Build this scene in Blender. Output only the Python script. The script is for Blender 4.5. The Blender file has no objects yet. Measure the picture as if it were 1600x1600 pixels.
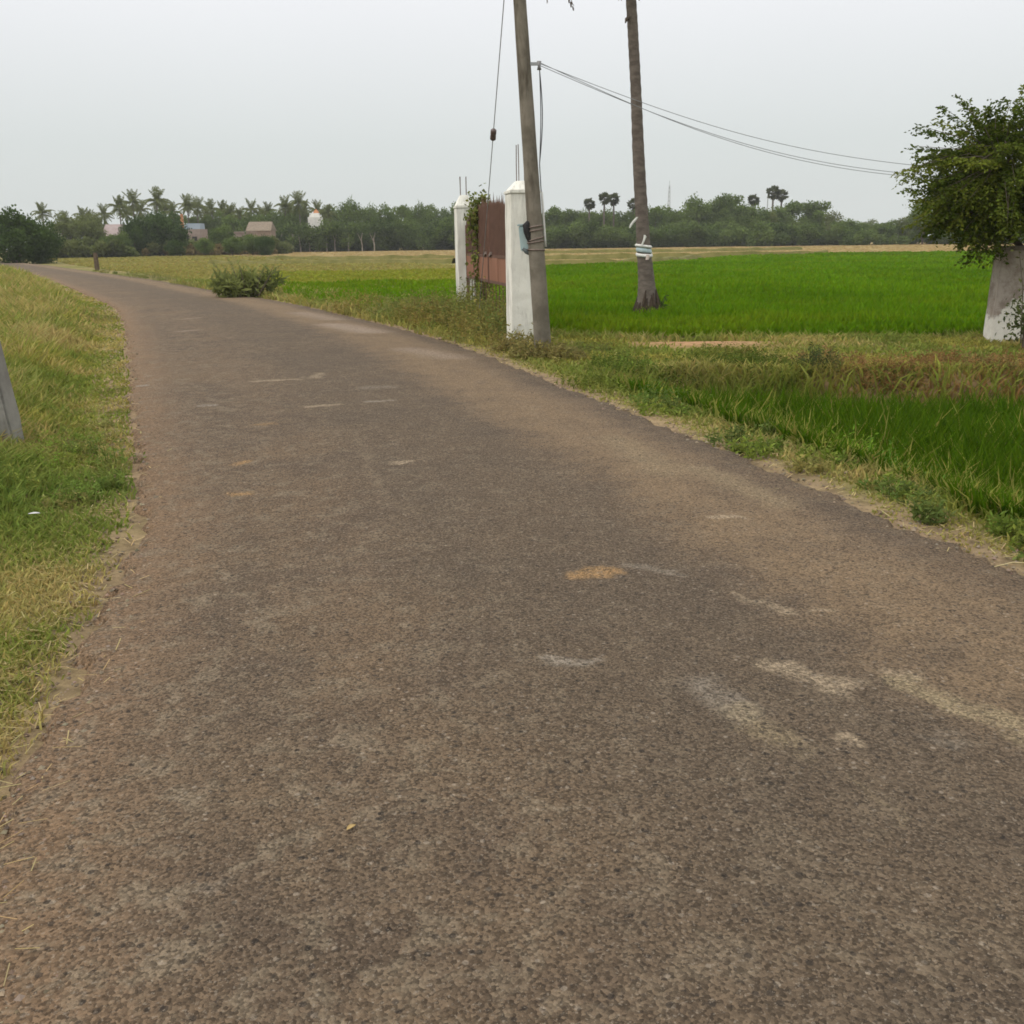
import bpy, bmesh, math, random
import numpy as np
from mathutils import Vector, Matrix

sc = bpy.context.scene
col = sc.collection
PI = math.pi
random.seed(7)
RNG = np.random.default_rng(11)

# ------------------------------------------------------------------ camera
CAM_H = 1.5
F_PX = 1487.0                                   # focal length in pixels of the 1600 px photograph
PITCH = math.atan(424.0 / F_PX)
ROLL = math.radians(0.75)
cam_d = bpy.data.cameras.new("camera")
cam_d.sensor_width = 36.0
cam_d.lens = 36.0 * F_PX / 1600.0
cam_d.clip_start = 0.05
cam_d.clip_end = 4000.0
cam = bpy.data.objects.new("camera", cam_d)
col.objects.link(cam)
cam.matrix_world = (Matrix.Translation((0, 0, CAM_H)) @ Matrix.Rotation(PI / 2 - PITCH, 4, 'X')
                    @ Matrix.Rotation(-ROLL, 4, 'Z'))
sc.camera = cam

# ------------------------------------------------------------------ sky and sun (overcast)
SUN_EL, SUN_AZ = math.radians(52), math.radians(-116)     # azimuth from +Y towards +X: the soft sun stands to the left
world = bpy.data.worlds.new("World")
sc.world = world
world.use_nodes = True
wn = world.node_tree
wn.nodes.clear()
w_out = wn.nodes.new('ShaderNodeOutputWorld')
w_bg = wn.nodes.new('ShaderNodeBackground')
w_sky = wn.nodes.new('ShaderNodeTexSky')
w_sky.sky_type = 'NISHITA'
w_sky.sun_disc = False
w_sky.sun_elevation = SUN_EL
w_sky.sun_rotation = SUN_AZ
w_sky.dust_density = 4.0
w_tc = wn.nodes.new('ShaderNodeTexCoord')
w_sep = wn.nodes.new('ShaderNodeSeparateXYZ')
w_ramp = wn.nodes.new('ShaderNodeValToRGB')               # cloud deck: dull at the horizon, brighter overhead
r = w_ramp.color_ramp
r.elements[0].position = 0.0
r.elements[0].color = (0.700, 0.735, 0.715, 1)
r.elements[1].position = 1.0
r.elements[1].color = (1.62, 1.59, 1.53, 1)
e = r.elements.new(0.09); e.color = (0.740, 0.780, 0.770, 1)
e = r.elements.new(0.25); e.color = (0.975, 0.98, 1.01, 1)
w_noise = wn.nodes.new('ShaderNodeTexNoise')
w_noise.inputs['Scale'].default_value = 1.6
w_noise.inputs['Detail'].default_value = 3.0
w_nm = wn.nodes.new('ShaderNodeMapRange')
w_nm.inputs['To Min'].default_value = 0.95
w_nm.inputs['To Max'].default_value = 1.05
w_mul = wn.nodes.new('ShaderNodeMix'); w_mul.data_type = 'RGBA'; w_mul.blend_type = 'MULTIPLY'
w_mul.inputs['Factor'].default_value = 1.0
w_sc = wn.nodes.new('ShaderNodeMix'); w_sc.data_type = 'RGBA'; w_sc.blend_type = 'MIX'
w_sc.inputs['Factor'].default_value = 0.06                # a trace of clear sky comes through the cloud
w_10 = wn.nodes.new('ShaderNodeMix'); w_10.data_type = 'RGBA'; w_10.blend_type = 'MULTIPLY'
w_10.inputs['Factor'].default_value = 1.0
w_10.inputs['B'].default_value = (10, 10, 10, 1)          # cloud radiance on the scale of the sky texture
L = wn.links.new
L(w_tc.outputs['Generated'], w_sep.inputs[0])
L(w_sep.outputs['Z'], w_ramp.inputs['Fac'])
L(w_tc.outputs['Generated'], w_noise.inputs['Vector'])
L(w_noise.outputs['Fac'], w_nm.inputs['Value'])
L(w_ramp.outputs['Color'], w_mul.inputs['A'])
L(w_nm.outputs['Result'], w_mul.inputs['B'])
L(w_mul.outputs['Result'], w_10.inputs['A'])
L(w_10.outputs['Result'], w_sc.inputs['A'])
L(w_sky.outputs['Color'], w_sc.inputs['B'])
L(w_sc.outputs['Result'], w_bg.inputs['Color'])
w_bg.inputs['Strength'].default_value = 0.1
L(w_bg.outputs['Background'], w_out.inputs['Surface'])

sun_d = bpy.data.lights.new("sun", 'SUN')
sun_d.energy = 1.5
sun_d.angle = math.radians(28)
sun_d.color = (1.0, 0.95, 0.87)
sun = bpy.data.objects.new("sun", sun_d)
col.objects.link(sun)
sd = Vector((math.cos(SUN_EL) * math.sin(SUN_AZ), math.cos(SUN_EL) * math.cos(SUN_AZ), math.sin(SUN_EL)))
sun.rotation_euler = sd.to_track_quat('Z', 'Y').to_euler()
sun.location = (-30, 10, 40)

sc.view_settings.view_transform = 'Standard'
sc.view_settings.look = 'None'
sc.view_settings.exposure = 0.0
sc.view_settings.gamma = 1.0
sc.view_settings.use_curve_mapping = False
sc.render.engine = 'CYCLES'
sc.cycles.filter_width = 1.7
sc.cycles.max_bounces = 6
sc.cycles.diffuse_bounces = 3
sc.cycles.transparent_max_bounces = 8
sc.cycles.use_denoising = True
sc.cycles.denoiser = 'OPENIMAGEDENOISE'
sc.cycles.denoising_input_passes = 'RGB_ALBEDO_NORMAL'
sc.cycles.denoising_prefilter = 'ACCURATE'

# ------------------------------------------------------------------ photograph -> world
_R = cam.matrix_world.to_3x3()
CR, CU, CF = (np.array(_R @ Vector(v)) for v in ((1, 0, 0), (0, 1, 0), (0, 0, -1)))
CP = np.array((0.0, 0.0, CAM_H))

def ray(px, py):
    return CF * F_PX + CR * (px - 800.0) + CU * (800.0 - py)

def ground(px, py, z=0.0):
    d = ray(px, py)
    t = (z - CAM_H) / d[2]
    return CP + d * t

def at(px, py, Y):
    d = ray(px, py)
    return CP + d * (Y / d[1])

# ------------------------------------------------------------------ object helpers
def tag(o, label=None, cat=None, group=None, kind=None):
    if label: o['label'] = label
    if cat: o['category'] = cat
    if group: o['group'] = group
    if kind: o['kind'] = kind
    return o

def empty(name, loc=(0, 0, 0), rz=0.0):
    o = bpy.data.objects.new(name, None)
    o.empty_display_size = 0.2
    col.objects.link(o)
    o.location = loc
    o.rotation_euler = (0, 0, rz)
    return o

def np_mesh(name, V, quads=None, tris=None, mat=None, tint=None, parent=None, smooth=False, uv=None):
    V = np.asarray(V, dtype=np.float32)
    me = bpy.data.meshes.new(name)
    q = np.zeros((0, 4), np.int32) if quads is None or len(quads) == 0 else np.asarray(quads, np.int32)
    t = np.zeros((0, 3), np.int32) if tris is None or len(tris) == 0 else np.asarray(tris, np.int32)
    loops = np.concatenate([q.ravel(), t.ravel()])
    tot = np.concatenate([np.full(len(q), 4, np.int32), np.full(len(t), 3, np.int32)])
    start = np.concatenate([[0], np.cumsum(tot)[:-1]]).astype(np.int32)
    me.vertices.add(len(V)); me.vertices.foreach_set('co', V.ravel())
    me.loops.add(len(loops)); me.loops.foreach_set('vertex_index', loops.astype(np.int32))
    me.polygons.add(len(tot)); me.polygons.foreach_set('loop_start', start)
    me.polygons.foreach_set('use_smooth', np.full(len(tot), bool(smooth)))
    me.update(calc_edges=True)
    if tint is not None:
        a = me.attributes.new('tint', 'FLOAT_COLOR', 'POINT')
        c = np.ones((len(V), 4), np.float32); c[:, :3] = tint
        a.data.foreach_set('color', c.ravel())
    if uv is not None:
        a = me.attributes.new('rduv', 'FLOAT_VECTOR', 'POINT')
        a.data.foreach_set('vector', np.asarray(uv, np.float32).ravel())
    me.validate()
    if mat: me.materials.append(mat)
    o = bpy.data.objects.new(name, me)
    col.objects.link(o)
    if parent is not None: o.parent = parent
    return o

class MB:
    """collects shapes, links them as one mesh object"""
    def __init__(s): s.v, s.f, s.t = [], [], []
    def add(s, V, F, t=None):
        b = len(s.v)
        s.v += [tuple(p) for p in V]
        s.f += [tuple(i + b for i in f) for f in F]
        s.t += [t or (1, 1, 1)] * len(V)
        return s
    def box(s, c, size, rot=None, taper=1.0):
        x, y, z = (k / 2 for k in size)
        P = [(-x, -y, -z), (x, -y, -z), (x, y, -z), (-x, y, -z),
             (-x * taper, -y * taper, z), (x * taper, -y * taper, z), (x * taper, y * taper, z), (-x * taper, y * taper, z)]
        M = rot if rot is not None else Matrix.Identity(3)
        P = [Vector(c) + M @ Vector(p) for p in P]
        return s.add(P, [(3, 2, 1, 0), (4, 5, 6, 7), (0, 1, 5, 4), (1, 2, 6, 5), (2, 3, 7, 6), (3, 0, 4, 7)])
    def tube(s, path, rad, seg=8, cap=True, jit=0.0):
        V, F = [], []
        path = [Vector(p) for p in path]
        if not hasattr(rad, '__len__'): rad = [rad] * len(path)
        n = len(path)
        ref = Vector((0.31, 0.93, 0.17))
        for i, p in enumerate(path):
            d = (path[min(i + 1, n - 1)] - path[max(i - 1, 0)]).normalized()
            a = d.cross(ref)
            if a.length < 1e-3: a = d.cross(Vector((1, 0, 0)))
            a.normalize(); b = d.cross(a)
            for k in range(seg):
                th = 2 * PI * k / seg
                rr = rad[i] * (1 + (random.uniform(-jit, jit) if jit else 0))
                V.append(p + a * math.cos(th) * rr + b * math.sin(th) * rr)
        for i in range(n - 1):
            for k in range(seg):
                k2 = (k + 1) % seg
                F.append((i * seg + k, i * seg + k2, (i + 1) * seg + k2, (i + 1) * seg + k))
        if cap:
            F.append(tuple(range(seg))[::-1]); F.append(tuple((n - 1) * seg + k for k in range(seg)))
        return s.add(V, F)
    def build(s, name, mat, parent=None, smooth=False, bevel=0.0, loc=None):
        me = bpy.data.meshes.new(name)
        me.from_pydata(s.v, [], s.f)
        bm = bmesh.new(); bm.from_mesh(me)
        bmesh.ops.recalc_face_normals(bm, faces=bm.faces)
        if bevel:
            bmesh.ops.bevel(bm, geom=[e for e in bm.edges if e.is_manifold and e.calc_face_angle(0) > 0.4],
                            offset=bevel, segments=2, affect='EDGES', clamp_overlap=True)
        bm.to_mesh(me); bm.free()
        me.materials.append(mat)
        for p in me.polygons: p.use_smooth = smooth
        o = bpy.data.objects.new(name, me)
        col.objects.link(o)
        if parent is not None: o.parent = parent
        if loc is not None: o.location = loc
        return o

def copy_tree(o, parent=None):
    c = o.copy(); col.objects.link(c)
    if parent is not None: c.parent = parent
    for ch in [x for x in o.children]: copy_tree(ch, c)
    return c

# ------------------------------------------------------------------ materials
class NT:
    def __init__(s, name):
        s.m = bpy.data.materials.new(name); s.m.use_nodes = True
        s.t = s.m.node_tree
        s.b = s.t.nodes['Principled BSDF']
        s.out = s.t.nodes['Material Output']
        s.tc = s.n('ShaderNodeTexCoord')
    def n(s, kind, **kw):
        nd = s.t.nodes.new(kind)
        for k, v in kw.items():
            if k in nd.inputs and not hasattr(type(nd), k): nd.inputs[k].default_value = v
            else: setattr(nd, k, v)
        return nd
    def l(s, a, b): s.t.links.new(a, b)
    def noise(s, scale, detail=4, rough=0.6, vec=None, dist=0.0):
        nd = s.n('ShaderNodeTexNoise')
        nd.inputs['Scale'].default_value = scale; nd.inputs['Detail'].default_value = detail
        nd.inputs['Roughness'].default_value = rough; nd.inputs['Distortion'].default_value = dist
        s.l(vec if vec is not None else s.tc.outputs['Object'], nd.inputs['Vector'])
        return nd.outputs['Fac']
    def stretch(s, sx, sy, sz):
        nd = s.n('ShaderNodeMapping'); nd.inputs['Scale'].default_value = (sx, sy, sz)
        s.l(s.tc.outputs['Object'], nd.inputs['Vector'])
        return nd.outputs['Vector']
    def rng(s, v, a, b, c=0.0, d=1.0, smooth=True):
        nd = s.n('ShaderNodeMapRange')
        if smooth: nd.interpolation_type = 'SMOOTHSTEP'
        for k, x in zip(('From Min', 'From Max', 'To Min', 'To Max'), (a, b, c, d)): nd.inputs[k].default_value = x
        s.l(v, nd.inputs['Value'])
        return nd.outputs['Result']
    def math(s, op, a, b=0.0, clamp=False):
        nd = s.n('ShaderNodeMath'); nd.operation = op; nd.use_clamp = clamp
        for i, v in enumerate((a, b)):
            if hasattr(v, 'is_output'): s.l(v, nd.inputs[i])
            else: nd.inputs[i].default_value = v
        return nd.outputs[0]
    def mix(s, f, a, b, mode='MIX'):
        nd = s.n('ShaderNodeMix'); nd.data_type = 'RGBA'; nd.blend_type = mode
        for key, v in (('Factor', f), ('A', a), ('B', b)):
            if hasattr(v, 'is_output'): s.l(v, nd.inputs[key])
            elif key == 'Factor': nd.inputs[key].default_value = v
            else: nd.inputs[key].default_value = (*v, 1)
        return nd.outputs['Result']
    def bump(s, h, strength=0.5, dist=0.01):
        nd = s.n('ShaderNodeBump'); nd.inputs['Strength'].default_value = strength; nd.inputs['Distance'].default_value = dist
        s.l(h, nd.inputs['Height']); s.l(nd.outputs['Normal'], s.b.inputs['Normal'])
    def base(s, c, rough=0.85, spec=0.3):
        if hasattr(c, 'is_output'): s.l(c, s.b.inputs['Base Color'])
        else: s.b.inputs['Base Color'].default_value = (*c, 1)
        s.b.inputs['Roughness'].default_value = rough
        s.b.inputs['Specular IOR Level'].default_value = spec
        return s.m

def mottled(name, a, b, scale=3.0, rough=0.85, spec=0.25, bump=0.3, bscale=None, stretch=None):
    t = NT(name)
    vec = t.stretch(*stretch) if stretch else None
    f = t.rng(t.noise(scale, 6, 0.65, vec), 0.32, 0.68)
    if bump: t.bump(t.noise(bscale or scale * 6, 5, 0.7, vec), bump, 0.02)
    return t.base(t.mix(f, a, b), rough, spec)

def leaf_mat(name, trans=0.35, rough=0.6, spec=0.2):
    t = NT(name)
    at_ = t.n('ShaderNodeAttribute'); at_.attribute_name = 'tint'
    t.base(at_.outputs['Color'], rough, spec)
    tr = t.n('ShaderNodeBsdfTranslucent')
    t.l(at_.outputs['Color'], tr.inputs['Color'])
    mx = t.n('ShaderNodeMixShader'); mx.inputs['Fac'].default_value = trans
    t.l(t.b.outputs['BSDF'], mx.inputs[1]); t.l(tr.outputs['BSDF'], mx.inputs[2])
    t.l(mx.outputs['Shader'], t.out.inputs['Surface'])
    return t.m

LEAF = leaf_mat('leaf', 0.35, 0.7, 0.06)
GRASS = leaf_mat('grass_blade', 0.4, 0.8, 0.03)

# ------------------------------------------------------------------ road outline (world metres)
def catmull(P, n):
    P = np.asarray(P, float)
    Q = np.vstack([2 * P[0] - P[1], P, 2 * P[-1] - P[-2]])
    out = []
    for i in range(1, len(Q) - 2):
        for t in np.linspace(0, 1, n, endpoint=False):
            p0, p1, p2, p3 = Q[i - 1:i + 3]
            out.append(0.5 * ((2 * p1) + (p2 - p0) * t + (2 * p0 - 5 * p1 + 4 * p2 - p3) * t * t + (3 * p1 - p0 - 3 * p2 + p3) * t ** 3))
    out.append(P[-1])
    return np.array(out)

def resample(P, n):
    d = np.concatenate([[0], np.cumsum(np.linalg.norm(np.diff(P, axis=0), axis=1))])
    s = np.linspace(0, d[-1], n)
    return np.stack([np.interp(s, d, P[:, k]) for k in range(P.shape[1])], 1)

left_px = [(0, 1275), (70, 1120), (145, 975), (212, 790), (205, 640), (200, 560), (188, 492), (150, 466), (60, 431), (0, 419)]
right_px = [(1600, 890), (1350, 792), (1200, 727), (1050, 668), (900, 610), (800, 570), (700, 533), (560, 497), (435, 470),
            (335, 454), (240, 437), (150, 425), (60, 413), (0, 408)]
Lw = np.array([ground(*p)[:2] for p in left_px])
Rw = np.array([ground(*p)[:2] for p in right_px])
back = np.array([0.33, -0.944])
Lw = np.vstack([Lw[0] + back * 26, Lw[0] + back * 12, Lw[0] + back * 4, Lw])
Rw = np.vstack([Rw[0] + back * 28, Rw[0] + back * 14, Rw[0] + back * 5, Rw])
dl = Lw[-1] - Lw[-2]; dl /= np.linalg.norm(dl)
Lw = np.vstack([Lw, Lw[-1] + dl * 60 + np.array([0, 0])])
Rw = np.vstack([Rw, Lw[-1] + np.array([1.0, 4.5])])
LE = resample(catmull(Lw, 14), 520)
RE = resample(catmull(Rw, 14), 520)
def resample_near(P, n):
    Q = resample(P, 6000)
    seg = np.linalg.norm(np.diff(Q, axis=0), axis=1) / np.maximum(np.hypot(Q[1:, 0], Q[1:, 1]), 2.0)
    d_ = np.concatenate([[0], np.cumsum(seg)])
    t_ = np.linspace(0, d_[-1], n)
    return np.stack([np.interp(t_, d_, Q[:, k]) for k in (0, 1)], 1)
# pair the two edges: for each left point the closest right point, made monotone
def pair(A, B):
    D = np.linalg.norm(A[:, None] - B[None], axis=2).argmin(1)
    D = np.maximum.accumulate(D)
    k = np.convolve(np.pad(D.astype(float), 20, mode='edge'), np.ones(41) / 41, 'valid')
    k[0], k[-1] = 0, len(B) - 1
    i = np.clip(k, 0, len(B) - 1)
    i0 = np.floor(i).astype(int); i1 = np.minimum(i0 + 1, len(B) - 1); f = (i - i0)[:, None]
    return B[i0] * (1 - f) + B[i1] * f
RP = pair(LE, RE)
poly = np.vstack([LE, RP[::-1]])

def inside(P, poly):
    x, y = P[:, 0], P[:, 1]
    c = np.zeros(len(P), bool)
    j = len(poly) - 1
    for i in range(len(poly)):
        xi, yi = poly[i]; xj, yj = poly[j]
        if yi != yj:
            m = ((yi > y) != (yj > y)) & (x < (xj - xi) * (y - yi) / (yj - yi) + xi)
            c ^= m
        j = i
    return c

def pdist(P, line):
    """distance of every point to a polyline"""
    best = np.full(len(P), 1e9)
    A, B = line[:-1], line[1:]
    for a, b in zip(A, B):
        ab = b - a; l2 = ab @ ab
        if l2 < 1e-12: continue
        t = np.clip(((P - a) @ ab) / l2, 0, 1)
        best = np.minimum(best, np.hypot(*(P - a - t[:, None] * ab).T))
    return best
LEc, REc, polyc = LE[::3], RP[::3], np.vstack([LE[::3], RP[::3][::-1]])

def sstep(x, a, b):
    t = np.clip((x - a) / (b - a), 0, 1)
    return t * t * (3 - 2 * t)

_tab = RNG.random((64, 64))
def vnoise(x, y, s=1.0):
    """smooth value noise, numpy"""
    x = np.asarray(x) * s + 100.3; y = np.asarray(y) * s + 57.7
    xi, yi = np.floor(x).astype(int), np.floor(y).astype(int)
    fx, fy = x - xi, y - yi
    fx, fy = fx * fx * (3 - 2 * fx), fy * fy * (3 - 2 * fy)
    g = lambda a, b: _tab[a % 64, b % 64]
    return (g(xi, yi) * (1 - fx) + g(xi + 1, yi) * fx) * (1 - fy) + (g(xi, yi + 1) * (1 - fx) + g(xi + 1, yi + 1) * fx) * fy
def fbm(x, y, s=1.0):
    return 0.5 * vnoise(x, y, s) + 0.3 * vnoise(x, y, s * 2.1) + 0.2 * vnoise(x, y, s * 4.3)

def terrain(P):
    """height of the ground sheet"""
    x, y = P[:, 0], P[:, 1]
    ins = inside(P, polyc)
    dr = pdist(P, REc); dlft = pdist(P, LEc)
    right = (dr < dlft) & ~ins
    z = -0.03 + 0.05 * (fbm(x, y, 0.7) - 0.5) * sstep(np.minimum(dr, dlft), 0.1, 1.0)
    # the low plot right of the road: its floor lies half a metre down, a bund closes it to the north
    bund = 10.7 + 0.25 * np.sin(x * 0.9) + 0.03 * (x - 4)
    low = sstep(dr, 0.45, 1.7) * sstep(bund - y, -0.5, 0.5) * right
    z = z - 0.55 * low
    # paddy land beyond the path lies a little lower
    pad = sstep(y, 14.6, 15.6) * right * sstep(dr, 1.5, 4.0)
    z = z - 0.10 * pad
    # left verge swells and then falls away
    lft = ~right & ~ins
    z = z + lft * (0.12 * sstep(dlft, 0.3, 1.6) - 0.35 * sstep(dlft, 3.0, 9.0))
    far = sstep(np.hypot(x, y), 60, 110)
    z = z * (1 - far) - 0.12 * far
    z[ins] = -0.05
    return z

# ------------------------------------------------------------------ ground sheet
def axis(a0, a1, step, lo, hi):
    mid = list(np.arange(a0, a1, step))
    up, s = [mid[-1]], step
    while up[-1] < hi: s *= 1.22; up.append(up[-1] + s)
    dn, s = [mid[0]], step
    while dn[-1] > lo: s *= 1.22; dn.append(dn[-1] - s)
    return np.array(dn[:0:-1] + mid + up[1:])
gx, gy = axis(-16, 18, 0.2, -420, 420), axis(-3, 30, 0.2, -60, 420)
GX, GY = np.meshgrid(gx, gy)
GP = np.stack([GX.ravel(), GY.ravel()], 1)
GZ = terrain(GP)
nx, ny = len(gx), len(gy)
idx = np.arange(nx * ny).reshape(ny, nx)
gq = np.stack([idx[:-1, :-1], idx[:-1, 1:], idx[1:, 1:], idx[1:, :-1]], -1).reshape(-1, 4)
# what lies on the ground: bare reddish soil near the road and on the bank, straw, green turf
gd = np.minimum(pdist(GP, LEc), pdist(GP, REc))
soil = np.array((0.25, 0.175, 0.115)); straw = np.array((0.25, 0.20, 0.085)); turf = np.array((0.17, 0.165, 0.045))
n1 = fbm(GP[:, 0], GP[:, 1], 1.3)[:, None]; n2 = fbm(GP[:, 0] + 40, GP[:, 1], 0.5)[:, None]
gc = turf * (0.7 + 0.6 * n1) * (1 - sstep(n2, 0.45, 0.6)) + straw * (0.7 + 0.5 * n1) * sstep(n2, 0.45, 0.6)
ws = 0.8 * (1 - sstep(gd + 0.25 * (n1[:, 0] - 0.5), 0.10, 0.40))[:, None]
gc = gc * (1 - ws) + soil * (0.85 + 0.3 * n1) * ws
rb = ground(1085, 527)[:2]                                   # reddish bare patch on the path
wr = np.exp(-(((GP[:, 0] - rb[0]) / 1.2) ** 2 + ((GP[:, 1] - rb[1] + .4) / 0.85) ** 2))[:, None]
gc = gc * (1 - wr) + np.array((0.42, 0.24, 0.13)) * wr
gb_ = 10.7 + 0.25 * np.sin(GP[:, 0] * 0.9) + 0.03 * (GP[:, 0] - 4)
wb = (np.exp(-((GP[:, 1] - gb_ + .1) / 0.7) ** 2) * sstep(GP[:, 0], 2.6, 3.6))[:, None]
gc = gc * (1 - wb) + np.array((0.17, 0.105, 0.062)) * (0.7 + 0.6 * n1) * wb
tg = NT('ground_soil')
ga = tg.n('ShaderNodeAttribute'); ga.attribute_name = 'tint'
gn = tg.rng(tg.noise(9.0, 8, 0.75), 0.25, 0.75, 0.55, 1.4)
tg.bump(tg.noise(22.0, 6, 0.75), 0.7, 0.03)
GROUND_M = tg.base(tg.mix(1.0, ga.outputs['Color'], gn, 'MULTIPLY'), 0.95, 0.1)
g_obj = np_mesh('ground', np.column_stack([GP, GZ]), gq, None, GROUND_M, gc, smooth=True)
tag(g_obj, 'grassy soil around the road and fields', None, None, 'structure')

# ------------------------------------------------------------------ road
tr = NT('worn_asphalt')
ra = tr.n('ShaderNodeAttribute'); ra.attribute_name = 'rduv'
rs = tr.n('ShaderNodeSeparateXYZ'); tr.l(ra.outputs['Vector'], rs.inputs[0])
U, Vv = rs.outputs['X'], rs.outputs['Y']
big = tr.noise(0.55, 5, 0.6, dist=0.4); midn = tr.noise(2.6, 6, 0.7, dist=0.3); fin = tr.noise(48, 5, 0.8); grit = tr.noise(110, 3, 0.7)
along = tr.noise(1.0, 5, 0.65, None)
mp = tr.n('ShaderNodeMapping'); mp.inputs['Scale'].default_value = (26, 0.35, 1); tr.l(ra.outputs['Vector'], mp.inputs['Vector'])
streak = tr.noise(1.0, 5, 0.6, mp.outputs['Vector'])
c = tr.mix(tr.rng(midn, 0.34, 0.66), (0.106, 0.077, 0.053), (0.147, 0.106, 0.069))
c = tr.mix(tr.math('MULTIPLY', tr.rng(big, 0.42, 0.62), 0.55), c, (0.164, 0.112, 0.067))
c = tr.mix(tr.math('MULTIPLY', tr.rng(streak, 0.5, 0.7), 0.35), c, (0.184, 0.131, 0.084))
# driven middle is darker and greyer; dust lies along the sides
wob = tr.math('ADD', U, tr.math('MULTIPLY', tr.math('SUBTRACT', midn, 0.5), 0.10))
trk = tr.math('MULTIPLY', tr.rng(wob, 0.26, 0.42), tr.rng(wob, 0.74, 0.60))
c = tr.mix(tr.math('MULTIPLY', trk, 0.55), c, (0.102, 0.078, 0.054))
dust = tr.math('MULTIPLY', tr.rng(wob, 0.64, 0.76), tr.rng(wob, 0.95, 0.86))
c = tr.mix(tr.math('MULTIPLY', dust, tr.rng(midn, 0.25, 0.6, 0.35, 0.85)), c, (0.211, 0.147, 0.087))
edl = tr.rng(wob, 0.15, -0.03)
c = tr.mix(tr.math('MULTIPLY', edl, 0.85), c, (0.232, 0.149, 0.087))
# stains, sand drifts and dung flattened on the surface: capsules with ragged outlines
grp = bpy.data.node_groups.new('stain', 'ShaderNodeTree')
itf = grp.interface
for nm, ty in (('P', 'NodeSocketVector'), ('A', 'NodeSocketVector'), ('AB', 'NodeSocketVector'), ('Inv', 'NodeSocketFloat'),
               ('R', 'NodeSocketFloat'), ('Soft', 'NodeSocketFloat')):
    itf.new_socket(nm, in_out='INPUT', socket_type=ty)
itf.new_socket('Mask', in_out='OUTPUT', socket_type='NodeSocketFloat')
gi, go = grp.nodes.new('NodeGroupInput'), grp.nodes.new('NodeGroupOutput')
def vm(op): n_ = grp.nodes.new('ShaderNodeVectorMath'); n_.operation = op; return n_
sub, dot, scl, sub2 = vm('SUBTRACT'), vm('DOT_PRODUCT'), vm('SCALE'), vm('LENGTH')
dif = vm('SUBTRACT')
mu = grp.nodes.new('ShaderNodeMath'); mu.operation = 'MULTIPLY'; mu.use_clamp = True
dv = grp.nodes.new('ShaderNodeMath'); dv.operation = 'DIVIDE'
mr = grp.nodes.new('ShaderNodeMapRange'); mr.interpolation_type = 'SMOOTHSTEP'
mr.inputs['From Max'].default_value = 1.0; mr.inputs['To Min'].default_value = 1.0; mr.inputs['To Max'].default_value = 0.0
gl = grp.links.new
gl(gi.outputs['P'], sub.inputs[0]); gl(gi.outputs['A'], sub.inputs[1])
gl(sub.outputs[0], dot.inputs[0]); gl(gi.outputs['AB'], dot.inputs[1])
gl(dot.outputs['Value'], mu.inputs[0]); gl(gi.outputs['Inv'], mu.inputs[1])
gl(gi.outputs['AB'], scl.inputs[0]); gl(mu.outputs[0], scl.inputs['Scale'])
gl(sub.outputs[0], dif.inputs[0]); gl(scl.outputs[0], dif.inputs[1]); gl(dif.outputs[0], sub2.inputs[0])
gl(sub2.outputs['Value'], dv.inputs[0]); gl(gi.outputs['R'], dv.inputs[1])
gl(dv.outputs[0], mr.inputs['Value']); gl(gi.outputs['Soft'], mr.inputs['From Min'])
gl(mr.outputs['Result'], go.inputs['Mask'])
wn1 = tr.n('ShaderNodeTexNoise'); wn1.inputs['Scale'].default_value = 7.0; wn1.inputs['Detail'].default_value = 5
tr.l(tr.tc.outputs['Object'], wn1.inputs['Vector'])
wv = tr.n('ShaderNodeVectorMath'); wv.operation = 'MULTIPLY_ADD'
wv.inputs[1].default_value = (0.24, 0.24, 0); wv.inputs[2].default_value = (-0.12, -0.12, 0)
tr.l(wn1.outputs['Color'], wv.inputs[0])
wp = tr.n('ShaderNodeVectorMath'); wp.operation = 'ADD'
tr.l(tr.tc.outputs['Object'], wp.inputs[0]); tr.l(wv.outputs[0], wp.inputs[1])
OCH, TAN, GRY, PNK, YTN = (0.30, 0.185, 0.085), (0.335, 0.262, 0.175), (0.262, 0.225, 0.178), (0.30, 0.235, 0.18), (0.285, 0.225, 0.135)
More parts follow.
